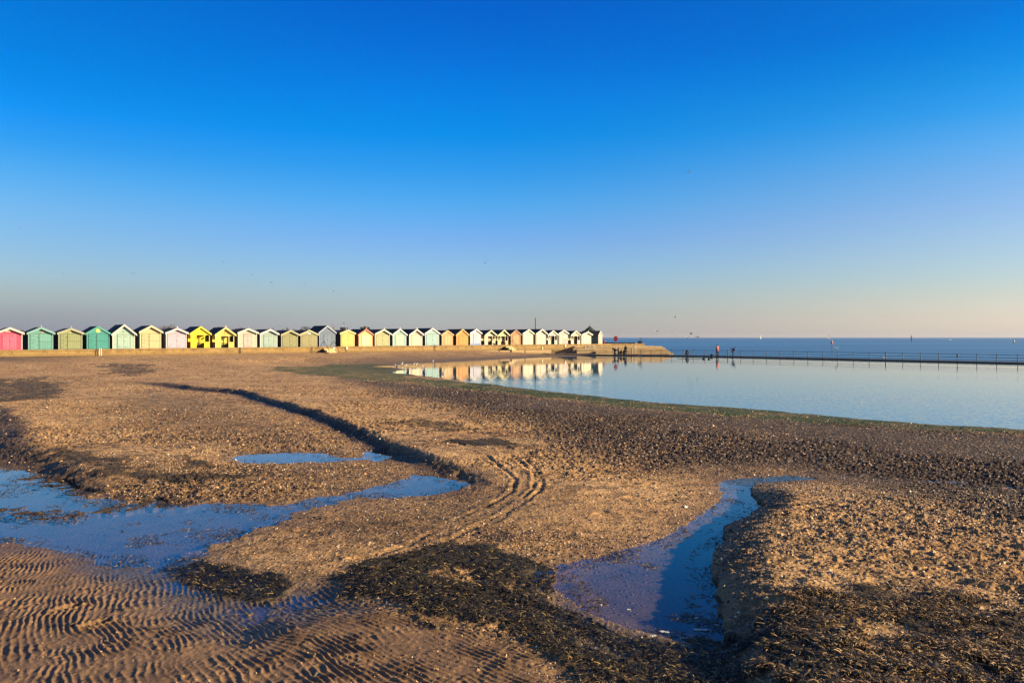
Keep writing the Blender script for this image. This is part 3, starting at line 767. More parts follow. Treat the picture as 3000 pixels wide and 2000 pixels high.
        door_leaf(w*.3, w*.5, .05, hd, md); door_leaf(w*.5, w*.72, .05, hd, md, handle=w*.5+.07)
    elif porch:
        zr = ze-.24
        for x0 in (0, w*.27, w*.73-.07, w-.09):
            g = MB(); g.box(x0, x0+.085, .0, .085, 0, zr-.004 if 0 < x0 < w-.1 else ze-.02); g.build('porch_post', mt, root)
        g = MB(); g.box(.09, w-.094, -.004, .08, zr-.003, zr+.06); g.build('porch_beam', mt, root)
        g = MB(); g.box(.09, w*.27-.003, .02, .06, .02, zr-.01 if extra != 'low' else ze*.42); g.build('porch_panel', mw, root)
        g = MB(); g.box(w*.73+.02, w-.094, .02, .06, .02, ze*.42); g.build('porch_panel', mw, root)
        door_leaf(w*.30, w*.5, ze*.36, hd, md, 'shutter', y=pr); door_leaf(w*.5, w*.7, ze*.36, hd, md, 'shutter', y=pr)
        lo = paint(tuple(c*.35 for c in wall), 'h')  # panel across the lower back of the porch, darker than the wall
        g = MB(); g.box(w*.12, w*.9, pr-.03, pr-.003, .03, ze*.34); g.build('lower_panel', lo, root)
    return root, w, ze, za

G = .9
HUTS = [
 # L, R, apex x, apex y, eave y, wall, trim, style, label, options
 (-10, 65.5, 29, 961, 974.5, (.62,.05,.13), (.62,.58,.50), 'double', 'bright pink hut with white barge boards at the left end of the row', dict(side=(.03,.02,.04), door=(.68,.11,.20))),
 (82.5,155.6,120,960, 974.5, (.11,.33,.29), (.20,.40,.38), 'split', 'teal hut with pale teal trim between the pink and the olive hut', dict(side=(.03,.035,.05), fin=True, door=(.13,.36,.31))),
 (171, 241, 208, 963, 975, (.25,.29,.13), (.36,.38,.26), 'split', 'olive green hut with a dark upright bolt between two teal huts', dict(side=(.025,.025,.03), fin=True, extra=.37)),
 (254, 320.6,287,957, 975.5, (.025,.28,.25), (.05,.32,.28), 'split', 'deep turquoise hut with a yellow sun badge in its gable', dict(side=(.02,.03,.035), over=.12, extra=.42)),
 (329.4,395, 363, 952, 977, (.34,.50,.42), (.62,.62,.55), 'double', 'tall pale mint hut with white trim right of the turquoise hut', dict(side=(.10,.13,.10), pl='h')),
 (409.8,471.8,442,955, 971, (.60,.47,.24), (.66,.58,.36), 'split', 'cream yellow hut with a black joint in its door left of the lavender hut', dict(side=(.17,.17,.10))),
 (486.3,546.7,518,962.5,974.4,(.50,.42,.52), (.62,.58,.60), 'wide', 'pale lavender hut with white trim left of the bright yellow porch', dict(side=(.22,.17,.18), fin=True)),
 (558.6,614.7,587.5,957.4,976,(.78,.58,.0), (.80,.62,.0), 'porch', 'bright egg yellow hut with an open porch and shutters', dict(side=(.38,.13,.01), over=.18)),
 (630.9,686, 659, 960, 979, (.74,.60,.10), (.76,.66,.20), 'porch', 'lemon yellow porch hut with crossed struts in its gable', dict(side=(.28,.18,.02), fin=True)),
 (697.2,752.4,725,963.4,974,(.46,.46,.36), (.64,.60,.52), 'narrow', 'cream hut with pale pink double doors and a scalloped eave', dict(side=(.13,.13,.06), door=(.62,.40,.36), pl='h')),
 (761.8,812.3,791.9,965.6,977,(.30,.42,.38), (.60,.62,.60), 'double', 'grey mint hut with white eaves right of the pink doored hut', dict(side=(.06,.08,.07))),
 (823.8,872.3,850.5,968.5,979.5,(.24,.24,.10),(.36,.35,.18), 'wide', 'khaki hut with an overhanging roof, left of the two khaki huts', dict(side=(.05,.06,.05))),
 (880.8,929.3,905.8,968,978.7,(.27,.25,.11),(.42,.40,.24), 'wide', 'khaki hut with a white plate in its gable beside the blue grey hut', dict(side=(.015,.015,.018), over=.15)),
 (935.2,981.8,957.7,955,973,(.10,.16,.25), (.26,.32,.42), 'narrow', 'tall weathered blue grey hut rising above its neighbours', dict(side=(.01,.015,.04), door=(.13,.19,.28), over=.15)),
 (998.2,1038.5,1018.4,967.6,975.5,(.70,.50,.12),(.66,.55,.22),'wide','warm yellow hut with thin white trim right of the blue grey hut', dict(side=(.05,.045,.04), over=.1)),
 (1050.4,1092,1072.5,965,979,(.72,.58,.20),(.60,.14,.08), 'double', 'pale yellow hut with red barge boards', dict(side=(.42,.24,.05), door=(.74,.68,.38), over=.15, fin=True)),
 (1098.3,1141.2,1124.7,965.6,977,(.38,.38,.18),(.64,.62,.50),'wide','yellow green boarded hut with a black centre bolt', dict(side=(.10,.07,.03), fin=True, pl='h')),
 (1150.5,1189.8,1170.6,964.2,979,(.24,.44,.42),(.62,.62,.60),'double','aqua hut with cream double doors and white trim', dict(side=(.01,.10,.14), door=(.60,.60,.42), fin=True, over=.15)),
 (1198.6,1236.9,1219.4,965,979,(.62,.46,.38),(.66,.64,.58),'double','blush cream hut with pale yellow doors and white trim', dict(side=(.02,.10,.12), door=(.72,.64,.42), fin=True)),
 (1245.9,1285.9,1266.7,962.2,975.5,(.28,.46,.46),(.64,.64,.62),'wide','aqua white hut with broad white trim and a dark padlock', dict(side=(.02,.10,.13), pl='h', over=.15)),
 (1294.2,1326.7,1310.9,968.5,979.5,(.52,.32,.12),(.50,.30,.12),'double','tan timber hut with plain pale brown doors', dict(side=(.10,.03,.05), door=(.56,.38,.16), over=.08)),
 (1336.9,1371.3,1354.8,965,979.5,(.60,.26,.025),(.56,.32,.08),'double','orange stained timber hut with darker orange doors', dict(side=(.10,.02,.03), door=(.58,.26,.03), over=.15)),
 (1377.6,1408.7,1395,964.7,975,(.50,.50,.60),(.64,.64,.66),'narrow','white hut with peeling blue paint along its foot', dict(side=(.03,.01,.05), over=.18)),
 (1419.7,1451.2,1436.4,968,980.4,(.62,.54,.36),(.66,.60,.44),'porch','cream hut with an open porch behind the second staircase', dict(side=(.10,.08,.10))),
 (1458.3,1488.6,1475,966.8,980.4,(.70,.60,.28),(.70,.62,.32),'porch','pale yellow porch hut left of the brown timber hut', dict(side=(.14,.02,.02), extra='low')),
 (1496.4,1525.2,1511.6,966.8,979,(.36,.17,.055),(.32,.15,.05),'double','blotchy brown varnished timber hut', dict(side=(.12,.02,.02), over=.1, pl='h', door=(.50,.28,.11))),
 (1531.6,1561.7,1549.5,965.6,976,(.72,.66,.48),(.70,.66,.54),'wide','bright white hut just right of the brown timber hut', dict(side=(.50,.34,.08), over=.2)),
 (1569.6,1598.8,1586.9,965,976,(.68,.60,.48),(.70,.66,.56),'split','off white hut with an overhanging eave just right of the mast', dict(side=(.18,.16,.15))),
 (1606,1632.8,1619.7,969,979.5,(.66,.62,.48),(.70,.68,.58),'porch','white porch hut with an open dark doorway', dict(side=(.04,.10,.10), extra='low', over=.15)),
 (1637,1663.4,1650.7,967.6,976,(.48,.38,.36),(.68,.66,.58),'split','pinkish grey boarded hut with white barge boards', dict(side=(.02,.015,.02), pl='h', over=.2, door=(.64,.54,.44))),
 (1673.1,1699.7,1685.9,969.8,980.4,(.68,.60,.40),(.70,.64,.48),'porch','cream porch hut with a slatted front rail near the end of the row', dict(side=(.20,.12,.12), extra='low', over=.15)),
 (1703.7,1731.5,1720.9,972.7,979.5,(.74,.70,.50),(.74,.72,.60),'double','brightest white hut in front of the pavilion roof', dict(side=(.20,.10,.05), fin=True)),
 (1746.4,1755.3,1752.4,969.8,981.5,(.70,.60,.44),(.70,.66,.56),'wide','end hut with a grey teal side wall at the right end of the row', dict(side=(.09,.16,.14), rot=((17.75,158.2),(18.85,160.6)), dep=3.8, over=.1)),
]
HR = []
for i, h in enumerate(HUTS):
    L, R, ax, ay, ey, wall, trim, style, label, kw = h
    HR.append(hut(i, L, R, ax, ay, ey, wall, trim, style, label, **kw))
# badges and plates
def disc(mb, x, y, z, r, n=14, th=.02):
    mb.prism([(x+r*math.cos(2*math.pi*k/n), z+r*math.sin(2*math.pi*k/n)) for k in range(n)], y-th, y)
r, w, ze, za = HR[3]; g = MB(); disc(g, w*.5, -.006, ze+(za-ze)*.38, .24); q = g.build('sun_badge', flat('yellow_paint', (.80, .66, .06), .5), r)
g = MB(); disc(g, w*.5, -.029, ze+(za-ze)*.38, .10); g.build('badge_centre', flat('pale_paint', (.75, .72, .45), .5), q)
r, w, ze, za = HR[12]; g = MB(); g.box(w*.42, w*.60, -.03, -.006, ze+.05, ze+.22); g.build('name_plate', M_WHITE, r)
r, w, ze, za = HR[1]; g = MB(); g.box(w*.50, w*.64, -.03, -.006, ze+.02, ze+.12); g.build('name_plate', flat('red_plate', (.55, .16, .10), .5), r)
r, w, ze, za = HR[2]; g = MB(); disc(g, w*.49, -.006, ze+.2, .17); g.build('name_plate', flat('gold_plate', (.70, .50, .10), .5), r)
r, w, ze, za = HR[0]; g = MB(); g.box(w*.35, w*.55, -.03, -.006, ze+.10, ze+.22); g.build('name_plate', flat('pink_plate', (.75, .42, .42), .5), r)
r, w, ze, za = HR[4]; g = MB(); g.box(w*.44, w*.52, -.03, -.006, ze+.22, ze+.30); g.build('vent', M_IRON, r)
# crossed struts in the lemon gable
r, w, ze, za = HR[8]
for a, b in (((w*.5, ze-.1), (w*.5, za-.1)), ((w*.34, ze+.22), (w*.46, ze-.1)), ((w*.66, ze+.22), (w*.54, ze-.1))):
    g = MB(); dx, dz = b[0]-a[0], b[1]-a[1]; l = math.hypot(dx, dz); nx, nz = -dz/l*.025, dx/l*.025
    g.prism([(a[0]-nx, a[1]-nz), (b[0]-nx, b[1]-nz), (b[0]+nx, b[1]+nz), (a[0]+nx, a[1]+nz)][::1 if True else -1], .0, .027); g.build('gable_strut', paint((.30, .24, .03), 'n'), r)
# blue paint left along the foot of the peeling hut
r, w, ze, za = HR[22]; g = MB()
for k in range(9):
    x = w*(.04+.1*k); g.box(x, x+w*.085, -.052, -.046, .05, random.uniform(.12, .34))
g.build('old_paint', flat('old_blue_paint', (.08, .22, .50), .7), r)

# ---------------------------------------------------------------- staircases down from the wall
M_HAND = flat('handrail', (.012, .012, .014), .4)
def stairs(px, label, light=False):
    p, t = rowpt(px); zt = zprom(t)
    base = p - D*WOFF
    root = empty('beach_steps', (base.x, base.y, 0), TH)       # local x along the wall, -y outward
    tag(root, label, 'steps', 'staircases down from the sea wall')
    for k in range(4):
        g = MB(); top = zt - .24*(k+1)
        pts = [(0, .25), (1.5, .25), (1.5, top), (0, top)]
        g.prism(pts, -.5*(k+1), -.5*k-.003 if k else -.035); g.build('step', M_STEP, root)
    for sx in (-.06, 1.56):
        g = MB(); z = zt
        g.tube([(sx, -2.1, .7), (sx, -2.1, z-.55), (sx, -1.6, z-.1), (sx, -.5, z+.9), (sx, .55, z+.25), (sx, .7, z+.0)], .035, 6)
        g.build('handrail', M_HAND if not light else flat('rusty_handrail', (.16, .09, .05), .5), root)
    g = MB(); g.box(-.42, -.09, -1.5, -.06, .4, zt-.45); g.box(-.42, -.09, -2.3, -1.503, .4, zt-.8); g.build('shaded_side', M_BLACK, root)  # black blocks stand in for the shaded side of the stairs
    return root
stairs(920, 'concrete steps with black hooped handrails below the khaki and blue grey huts')
stairs(1447, 'concrete steps with rusty hooped handrails below the cream porch hut', True)

# notices on the wall
def onwall(name, px, py0, py1, wpx, mat, label, cat, out=.09):
    p, t = rowpt(px); c = p - D*(WOFF+out)
    s = c.y/F; z1 = H-(py0-HZ)*s; z0 = H-(py1-HZ)*s; w = wpx*s*1.02
    root = empty(name, (c.x, c.y, z0), TH)
    tag(root, label, cat)
    g = MB(); g.box(-w/2, w/2, -.02, .0, 0, z1-z0); g.build('board', mat, root)
    g = MB(); g.box(-.025, .025, .003, .045, -.5, z1-z0+.02); g.build('post', M_BLACK, root)
    g = MB(); g.box(-w/2-.02, w/2+.02, -.012, -.004, -.025, -.002); g.build('frame_strip', M_BLACK, root)
M_NOT = flat('notice_white', (.75, .72, .62), .5); M_NOTY = flat('notice_cream', (.75, .66, .40), .5)
onwall('notice', 951, 1017.5, 1022, 6, M_NOT, 'small white notice right of the black hooped handrails', 'sign')
onwall('notice', 988.5, 1015, 1023.5, 5, M_NOTY, 'upright cream notice on a post left of the warm yellow hut', 'sign')
onwall('notice', 1464, 1013.5, 1017.5, 4.5, M_NOT, 'small white notice right of the rusty handrails', 'sign')
onwall('notice', 1624.5, 1009.5, 1016, 5, M_NOTY, 'cream notice on the wall below the white porch hut', 'sign')
onwall('notice', 1557.5, 1016.5, 1024, 2.5, M_NOTY, 'narrow pale strip on the wall below the bright white hut', 'sign')
for k, px in enumerate((273, 278.6)):
    p, t = rowpt(px); c = p - D*(WOFF+.35); g = MB()
    g.tube([(c.x, c.y, .75), (c.x, c.y, zprom(t)+.08)], .045, 8); g.tube([(c.x, c.y, zprom(t)+.083), (c.x, c.y, zprom(t)+.13)], .06, 8)
    tag(g.build('white_pipe', M_WHITE), ('left' if k == 0 else 'right')+' one of two white upright pipes below the turquoise hut', 'pipe', 'two white pipes at the sea wall')

# ---------------------------------------------------------------- terrace, causeway and railings
M_FOOT = flat('dark_riser_foot', (.03, .02, .012), .9)  # dark strip along the foot of each riser
troot = empty('terrace', (27.5, 132, 0)); tag(troot, 'broad pale concrete terrace of five long steps at the pool head', 'terrace')
SLP = .10
zs = [.40, .64, .93, 1.23, 1.51]
xr = [29.3, 29.25, 29.2, 29.15, 29.0]; xl = [19.3, 15.3, 12.0, 11.5, 12.0]
for k in range(5):
    y0 = 139.5+2.0*k
    g = MB(); yb = y0+2.0-.003 if k < 4 else 160.0
    # joints between the cast blocks
    p = []
    xs = [xl[k]]
    while xs[-1] < xr[k]-3.4: xs.append(xs[-1]+random.uniform(2.6, 3.4))
    xs.append(xr[k])
    for a, b in zip(xs[:-1], xs[1:]):
        dy = random.uniform(-.03, .03)
        def yy(x): return (28-x)*-.06
        sa, sb = (28.7-a)*SLP, (28.7-b)*SLP
        e1 = 1 if k < 4 else 0
        p = [(a-27.5+.015, y0-132+dy-sa), (b-27.5-.015, y0-132+dy-sb), (b-27.5-.015, yb-132-sb*e1), (a-27.5+.015, yb-132-sa*e1)]
        g.extr(p, -.3, zs[k]+random.uniform(-.012, .012))
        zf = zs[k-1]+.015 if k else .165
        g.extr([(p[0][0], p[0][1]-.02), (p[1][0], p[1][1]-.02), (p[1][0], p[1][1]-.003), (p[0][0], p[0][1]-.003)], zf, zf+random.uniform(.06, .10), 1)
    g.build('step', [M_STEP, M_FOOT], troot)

CW = [Vector(p) for p in ((3,142),(13,139.3),(25.4,134.4),(35.1,127.9),(63,94.6),(110.5,41.2),(150,-5))]
def offs(P, d):
    out = []
    for i in range(len(P)):
        t = (P[min(i+1, len(P)-1)]-P[max(i-1, 0)]).normalized(); out.append(P[i]+Vector((-t.y, t.x))*d)
    return out
near = offs(CW, -.9); far_ = offs(CW, 1.3)
mb = MB(); n = len(CW)
vs = [(p.x, p.y, z) for z in (-1.2, .16) for p in near] + [(p.x, p.y, z) for z in (-1.2, .16) for p in far_]
for i in range(n-1):
    a = i; mb.add([vs[a], vs[a+1], vs[n+a+1], vs[n+a]], [(0, 1, 2, 3)])                     # near side
    mb.add([vs[n+a], vs[n+a+1], vs[3*n+a+1], vs[3*n+a]], [(0, 1, 2, 3)])                    # top
    mb.add([vs[2*n+a+1], vs[2*n+a], vs[3*n+a], vs[3*n+a+1]], [(0, 1, 2, 3)])                # far side
M_CAUSE = concrete('weedy_concrete', (.055, .045, .035), (.11, .09, .07), (.012, .012, .008), .15)
mb.build('causeway', M_CAUSE)['kind'] = 'structure'

rail = empty('railing', (34, 127, .16)); tag(rail, 'long black three bar railing along the causeway', 'railing')
RL = offs(CW, .9)
def onrail(px):
    u = (px-1500)/F
    for a, b in zip(RL[:-1], RL[1:]):
        d = b-a; den = d.x-u*d.y
        if abs(den) < 1e-9: continue
        s = (u*a.y-a.x)/den
        if -1e-6 <= s <= 1.000001 and (a+d*s).y > 0: return a+d*s
posts = [1850,1877,1907,1937,1968,2000,2031,2065,2098,2132,2170,2207,2246,2285,2326,2367,2411,2454,2500,2547,2595,2645,2697,2750,2805,2862,2920,2982,3050,3125,3210]
pp = [onrail(x) for x in posts]; o0 = Vector((34, 127))
for k, p in enumerate(pp):
    g = MB(); thick = .045 if posts[k] not in (2132, 2595) else .075
    g.tube([(p.x-34, p.y-127, 0), (p.x-34, p.y-127, .90)], thick, 6); g.ball((p.x-34, p.y-127, .92), .06, 6, 4)
    g.build('post', M_DARK, rail)
for hgt in (.87, .50, .13):
    g = MB(); g.tube([(p.x-34, p.y-127, hgt) for p in [onrail(1831)]+pp], .028, 5); g.build('rail', M_DARK, rail)
g = MB(); p = onrail(2805); g.ball((p.x-34, p.y-127, .74), (.13, .13, .2), 8, 6); g.build('life_ring_case', M_DARK, rail)

wr = empty('white_railing', (0, 0, 0)); tag(wr, 'white two bar gate like railing below the end hut', 'railing')
def pz(px, Y): return ((px-1500)/F*Y, Y)
YW = 146
for px in (1715, 1728, 1741):
    x, y = pz(px, YW); g = MB(); g.tube([(x, y, .8), (x, y, H-(1012-HZ)*YW/F)], .06, 6); g.build('post', M_WHITE, wr)
for py in (1012, 1018.5, 1024):
    a = pz(1715, YW); b = pz(1741, YW); z = H-(py-HZ)*YW/F; g = MB(); g.tube([(a[0], a[1], z), (b[0], b[1], z)], .05, 6); g.build('rail', M_WHITE, wr)
for px, y0, y1, Y, lab in ((1743.5,1013,1024,146,'short white post just right of the white gate railing'), (1763,1014,1025,145,'second short white post right of the gate railing'),
                      (1785,1013.5,1020,147,'stubby white post left of the people at the terrace'), (1807,1016.5,1036,138,'white post in front of the two dark figures'),
                      (1853,1021,1036,139,'white post at the middle of the terrace steps'), (1862.5,1004,1037,140,'tallest cream post in front of the terrace steps')):
    x, _ = pz(px, Y); g = MB(); z0 = H-(y1-HZ)*Y/F; z1 = H-(y0-HZ)*Y/F; g.tube([(x, Y, z0-.3), (x, Y, z1)], .055, 8); g.tube([(x, Y, z1+.003), (x, Y, z1+.06)], .035, 8)
    tag(g.build('white_post', M_WHITE), lab, 'post')
hr = empty('slope_rail', (0, 0, 0)); tag(hr, 'thin dark handrail running from the white gate railing toward the terrace', 'railing')
for dz in (0, -.45):
    a = pz(1744, 146); b = pz(1787, 147); g = MB(); g.tube([(a[0], a[1], 1.62+dz), (b[0], b[1], 1.55+dz)], .035, 5); g.build('rail', M_DARK, hr)
for px in (1775, 1787):
    x, y = pz(px, 147); g = MB(); g.tube([(x, y, .9), (x, y, 1.6)], .04, 5); g.build('post', M_DARK, hr)

# life buoy housing: a red octagonal shell on a post
lb = empty('lifebuoy_stand', (*pz(1804, 162), z0*0+zprom(33))); tag(lb, 'round red lifebuoy housing on a post at the promenade end', 'lifebuoy')
g = MB(); s = 162/F
M_RED = flat('red_plastic', (.45, .015, .03), .4)
g.prism([(.46*math.cos(2*math.pi*k/8+.39), 1.05+.60*math.sin(2*math.pi*k/8+.39)) for k in range(8)], -.18, .1); g.prism([(.36*math.cos(2*math.pi*k/8+.39), 1.05+.46*math.sin(2*math.pi*k/8+.39)) for k in range(8)], -.24, -.183)
g.build('housing', M_RED, lb)
g = MB()
for k in range(20):
    a = 2*math.pi*k/20; b = 2*math.pi*(k+1)/20
    g.tube([(.24*math.cos(a), -.26, 1.05+.3*math.sin(a)), (.24*math.cos(b), -.26, 1.05+.3*math.sin(b))], .05, 6)
g.build('ring', flat('dark_red_ring', (.25, .01, .02), .5), lb)
g = MB(); g.tube([(0, .15, 0), (0, .15, .9)], .05, 6); g.build('post', M_DARK, lb)
# bin and flat topped marker
x, y = pz(1875, 163); g = MB(); g.prism([(-.38, .0), (.34, .0), (.40, .50), (-.46, .50)], -.3, .3); g.box(-.5, .44, -.33, .33, .503, .56)
q = g.build('litter_bin', M_DARK); q.location = (x, y, zprom(33)); tag(q, 'squat black bin on the tip of the promenade wall', 'bin')
mk = empty('beacon_stand', (pz(1878, 162.2)[0], 162.2, zprom(33))); tag(mk, 'black post with a flat table like top beside the squat bin', 'beacon')
g = MB(); g.tube([(0, 0, 0), (0, 0, 1.05)], .07, 8); g.build('post', M_DARK, mk)
g = MB(); g.box(-.26, .26, -.2, .2, 1.20, 1.27); g.box(-.25, -.22, -.18, .18, 1.053, 1.197); g.box(.22, .25, -.18, .18, 1.053, 1.197); g.box(-.26, .26, -.2, .2, 1.052, 1.075); g.build('top', flat('grey_metal', (.10, .12, .13), .5), mk)
# mast behind the huts
p, t = rowpt(1568.5); c = p*((p.y+9)/p.y)
mt_ = empty('mast', (c.x, c.y, 1.7)); tag(mt_, 'tall thin dark mast rising behind the white huts', 'mast')
zt = H-(931-HZ)*c.y/F
g = MB(); g.tube([(0, 0, 0), (0, 0, zt-1.7)], .11, 8, r2=.08); g.build('pole', M_DARK, mt_); g = MB(); g.tube([(0, 0, 0), (0, 0, .5)], .22, 8); g.build('foot', M_DARK, mt_)
# pavilion with a pyramid roof
Yp = 190; xp, _ = pz(1728, Yp); pv = empty('pavilion', (xp, Yp, 1.6)); tag(pv, 'small pavilion with a steep dark pyramid roof behind the end huts', 'pavilion')
za_ = H-(954.5-HZ)*Yp/F-1.6; ze_ = H-(972-HZ)*Yp/F-1.6
g = MB(); hw = 1.75; g.box(-hw+.3, hw-.3, -hw+.3, hw-.3, 0, ze_); g.build('wall', paint((.12, .13, .10), 'v'), pv)
g = MB(); hw = 1.9
ring = [(hw*math.cos(math.pi/4*k+.39), hw*math.sin(math.pi/4*k+.39), ze_) for k in range(8)]
g.add(ring+[(0, 0, za_)], [(k, (k+1) % 8, 8) for k in range(8)]+[tuple(range(7, -1, -1))]); g.build('roof', flat('green_slate', (.035, .045, .035), .8), pv)
g = MB(); g.tube([(0, 0, za_-.1), (0, 0, za_+.25)], .05, 5); g.build('finial', M_DARK, pv)

# ---------------------------------------------------------------- rocks in the pool
M_ROCK = flat('wet_weedy_rock', (.018, .016, .012), .6, var=.4)
for k, (px, py, wpx, hpx, lab) in enumerate(((2062,1050,9,4,'dark flat rock breaking the pool below the crouching figure'), (2077,1050.5,7,3.5,'smaller dark rock in the pool right of the flat one'), (2085,1042.5,8,3.5,'low dark lump at the causeway edge left of the pink coat'))):
    Y = H*F/(py+1.5-HZ); s = Y/F; x = (px-1500)*s; rs = random.Random(k); g = MB()
    g.ball((0, 0, .0), (wpx*s/2, .45, hpx*s), 12, 7); g.v = [(a*(1+rs.uniform(-.15, .15)), b*(1+rs.uniform(-.15, .15)), c*(1+rs.uniform(-.2, .2))) for a, b, c in g.v]
    q = g.build('rock', M_ROCK, smooth=True); q.location = (x, Y, .0 if k < 2 else .25); tag(q, lab, 'rock', 'rocks in the pool')
g = MB(); Y1 = H*F/(1051-HZ); a = ((1985-1500)/F*Y1, Y1); b = ((2056-1500)/F*Y1, Y1)
g.extr([(a[0], a[1]-.12), (b[0], b[1]-.2), (b[0], b[1]+.2), (a[0], a[1]+.12)], -.3, .03); tag(g.build('sunken_ledge', M_ROCK), 'thin dark ledge just breaking the pool surface left of the rocks', 'ledge')

# ---------------------------------------------------------------- gulls
M_GW = flat('white_feathers', (.72, .70, .66), .6); M_GG = flat('grey_feathers', (.22, .23, .26), .6); M_BILL = flat('yellow_bill', (.6, .35, .03), .4)
def gull_stand(x, y, z, rz, label, swim=False, s=1.0):
    root = empty('gull', (x, y, z), rz); tag(root, label, 'gull', 'gulls at the pool edge')
    g = MB(); h = 0 if swim else .13
    def prof(pts, n=10):
        v = []; f = []
        for (px_, pz_, ry, rz_) in pts:
            for j in range(n):
                a = 2*math.pi*j/n; v.append((px_*s, ry*math.cos(a)*s, (pz_+rz_*math.sin(a))*s))
        k = len(pts)
        for i in range(k-1):
            for j in range(n): f.append((i*n+j, i*n+(j+1) % n, (i+1)*n+(j+1) % n, (i+1)*n+j))
        f.append(tuple(range(n-1, -1, -1))); f.append(tuple(range((k-1)*n, k*n)))
        g.add(v, f)
    prof([(-.30, h+.13, .01, .008), (-.22, h+.12, .04, .025), (-.08, h+.10, .085, .075), (.06, h+.11, .09, .09), (.14, h+.16, .06, .07), (.16, h+.24, .04, .045), (.18, h+.30, .045, .045), (.22, h+.30, .03, .03), (.25, h+.295, .008, .008)])
    g.build('body', M_GW, root, smooth=True)
    for sy in (-1, 1):
        w = MB(); w.prism([(-.33*s, (h+.13)*s), (.08*s, (h+.07)*s), (.10*s, (h+.15)*s), (-.05*s, (h+.18)*s)], sy*.088*s-.006, sy*.088*s+.006); w.build('wing', M_GG, root)
        if not swim:
            l = MB(); l.tube([(.02*s, sy*.03*s, (h+.04)*s), (.02*s, sy*.03*s, 0)], .007*s, 5); l.box(.01*s, .06*s, sy*.03*s-.015, sy*.03*s+.015, 0, .006); l.build('leg', M_BILL, root)
    b = MB(); b.tube([(.245*s, 0, (h+.297)*s), (.30*s, 0, (h+.285)*s)], .012*s, 6, r2=.004*s); b.build('bill', M_BILL, root)
for px, py, rz, sw_, lab in ((1162,1074,2.8,True,'white gull sitting low at the left tip of the pool'), (1178,1071,1.2,False,'upright white gull second from the left tip of the pool'),
        (1187,1077,.4,False,'white gull with grey back bending below the cream reflection'), (1210,1073,.2,False,'darker gull, left of the pair on the cream reflection'), (1218,1073.5,.3,False,'darker gull, right of the pair on the cream reflection'),
        (1238,1077,1.5,True,'round white gull left of the aqua reflection'), (1246,1085,1.3,True,'small white gull nearest the shore at the teal reflection'),
        (1268.5,1064,1.6,False,'white gull standing on the far mud above the aqua reflection'), (1299,1094,.1,True,'gull swimming over the tan hut reflection'), (1514,1061,1.5,True,'lone white gull below the brown hut reflection')):
    Y = H*F/(py-HZ); gull_stand((px-1500)/F*Y, Y, .0, rz, lab, sw_, .9)
def gull_fly(px, py, Y, rz, flap, label, dark=True, s=1.0, group='gulls in the sky'):
    x = (px-1500)/F*Y; z = H-(py-HZ)/F*Y
    root = empty('flying_gull', (x, Y, z), rz); tag(root, label, 'gull', group)
    g = MB(); g.ball((0, 0, 0), (.26*s, .07*s, .07*s), 8, 6); g.ball((.24*s, 0, .02*s), (.07*s, .04*s, .04*s), 6, 5); g.build('body', M_GG if dark else M_GW, root, smooth=True)
    for sy in (-1, 1):
        w = MB(); top = [(.08, .05*sy, 0), (.12, .35*sy, .12+flap*.2), (.0, .68*sy, .10+flap*.1), (-.12, .66*sy, .10+flap*.1), (-.06, .33*sy, .10+flap*.2), (-.10, .05*sy, 0)]
        v = [(a*s, b*s, c*s) for a, b, c in top] + [(a*s, b*s, c*s-.014*s) for a, b, c in top]; f = [(0, 1, 4, 5), (1, 2, 3, 4), (11, 10, 7, 6), (10, 9, 8, 7)]+[(i, 6+i, 6+(i+1) % 6, (i+1) % 6) for i in range(6)]
        w.add(v, f); w.build('wing', M_GG if dark else M_GW, root)
for k, (px, py) in enumerate(((46,523),(146,628),(185,646),(271,669),(306,628),(513,602),(580,631),(589,646),(624,649),(700,652),(765,656),(766,669),(919,660),(1041,601),(1115,604),(1120,597))):
    gull_fly(px*1.27551, py*1.27551, 230+(k*37) % 70, k*1.1, (k % 3)*.5-.3, 'tiny dark gull far off in the sky above the huts', group='specks of gulls above the huts')
gull_fly(1581*1.27551, 395*1.27551, 150, .3, .3, 'single dark gull high in the blue sky over the sea')
for px, py, dk, lab in ((1926,970,False,'pale gull gliding just above the horizon left of centre sea'), (2025,978,True,'dark gull flying above the horizon over the crouching figure'), (2044,987.5,True,'dark gull level with the horizon left of the pink coat'),
        (2017,989.5,False,'small white gull just below the horizon'), (1978,928,False,'faint pale gull higher over the sea'), (2450,1021,False,'white gull low over the sea beside the red beacon'), (2587,1048,False,'white gull beyond the causeway railing')):
    gull_fly(px, py, 120, 1.5+px % 1.3, .5, lab, dk, s=.95, group='gulls over the sea')

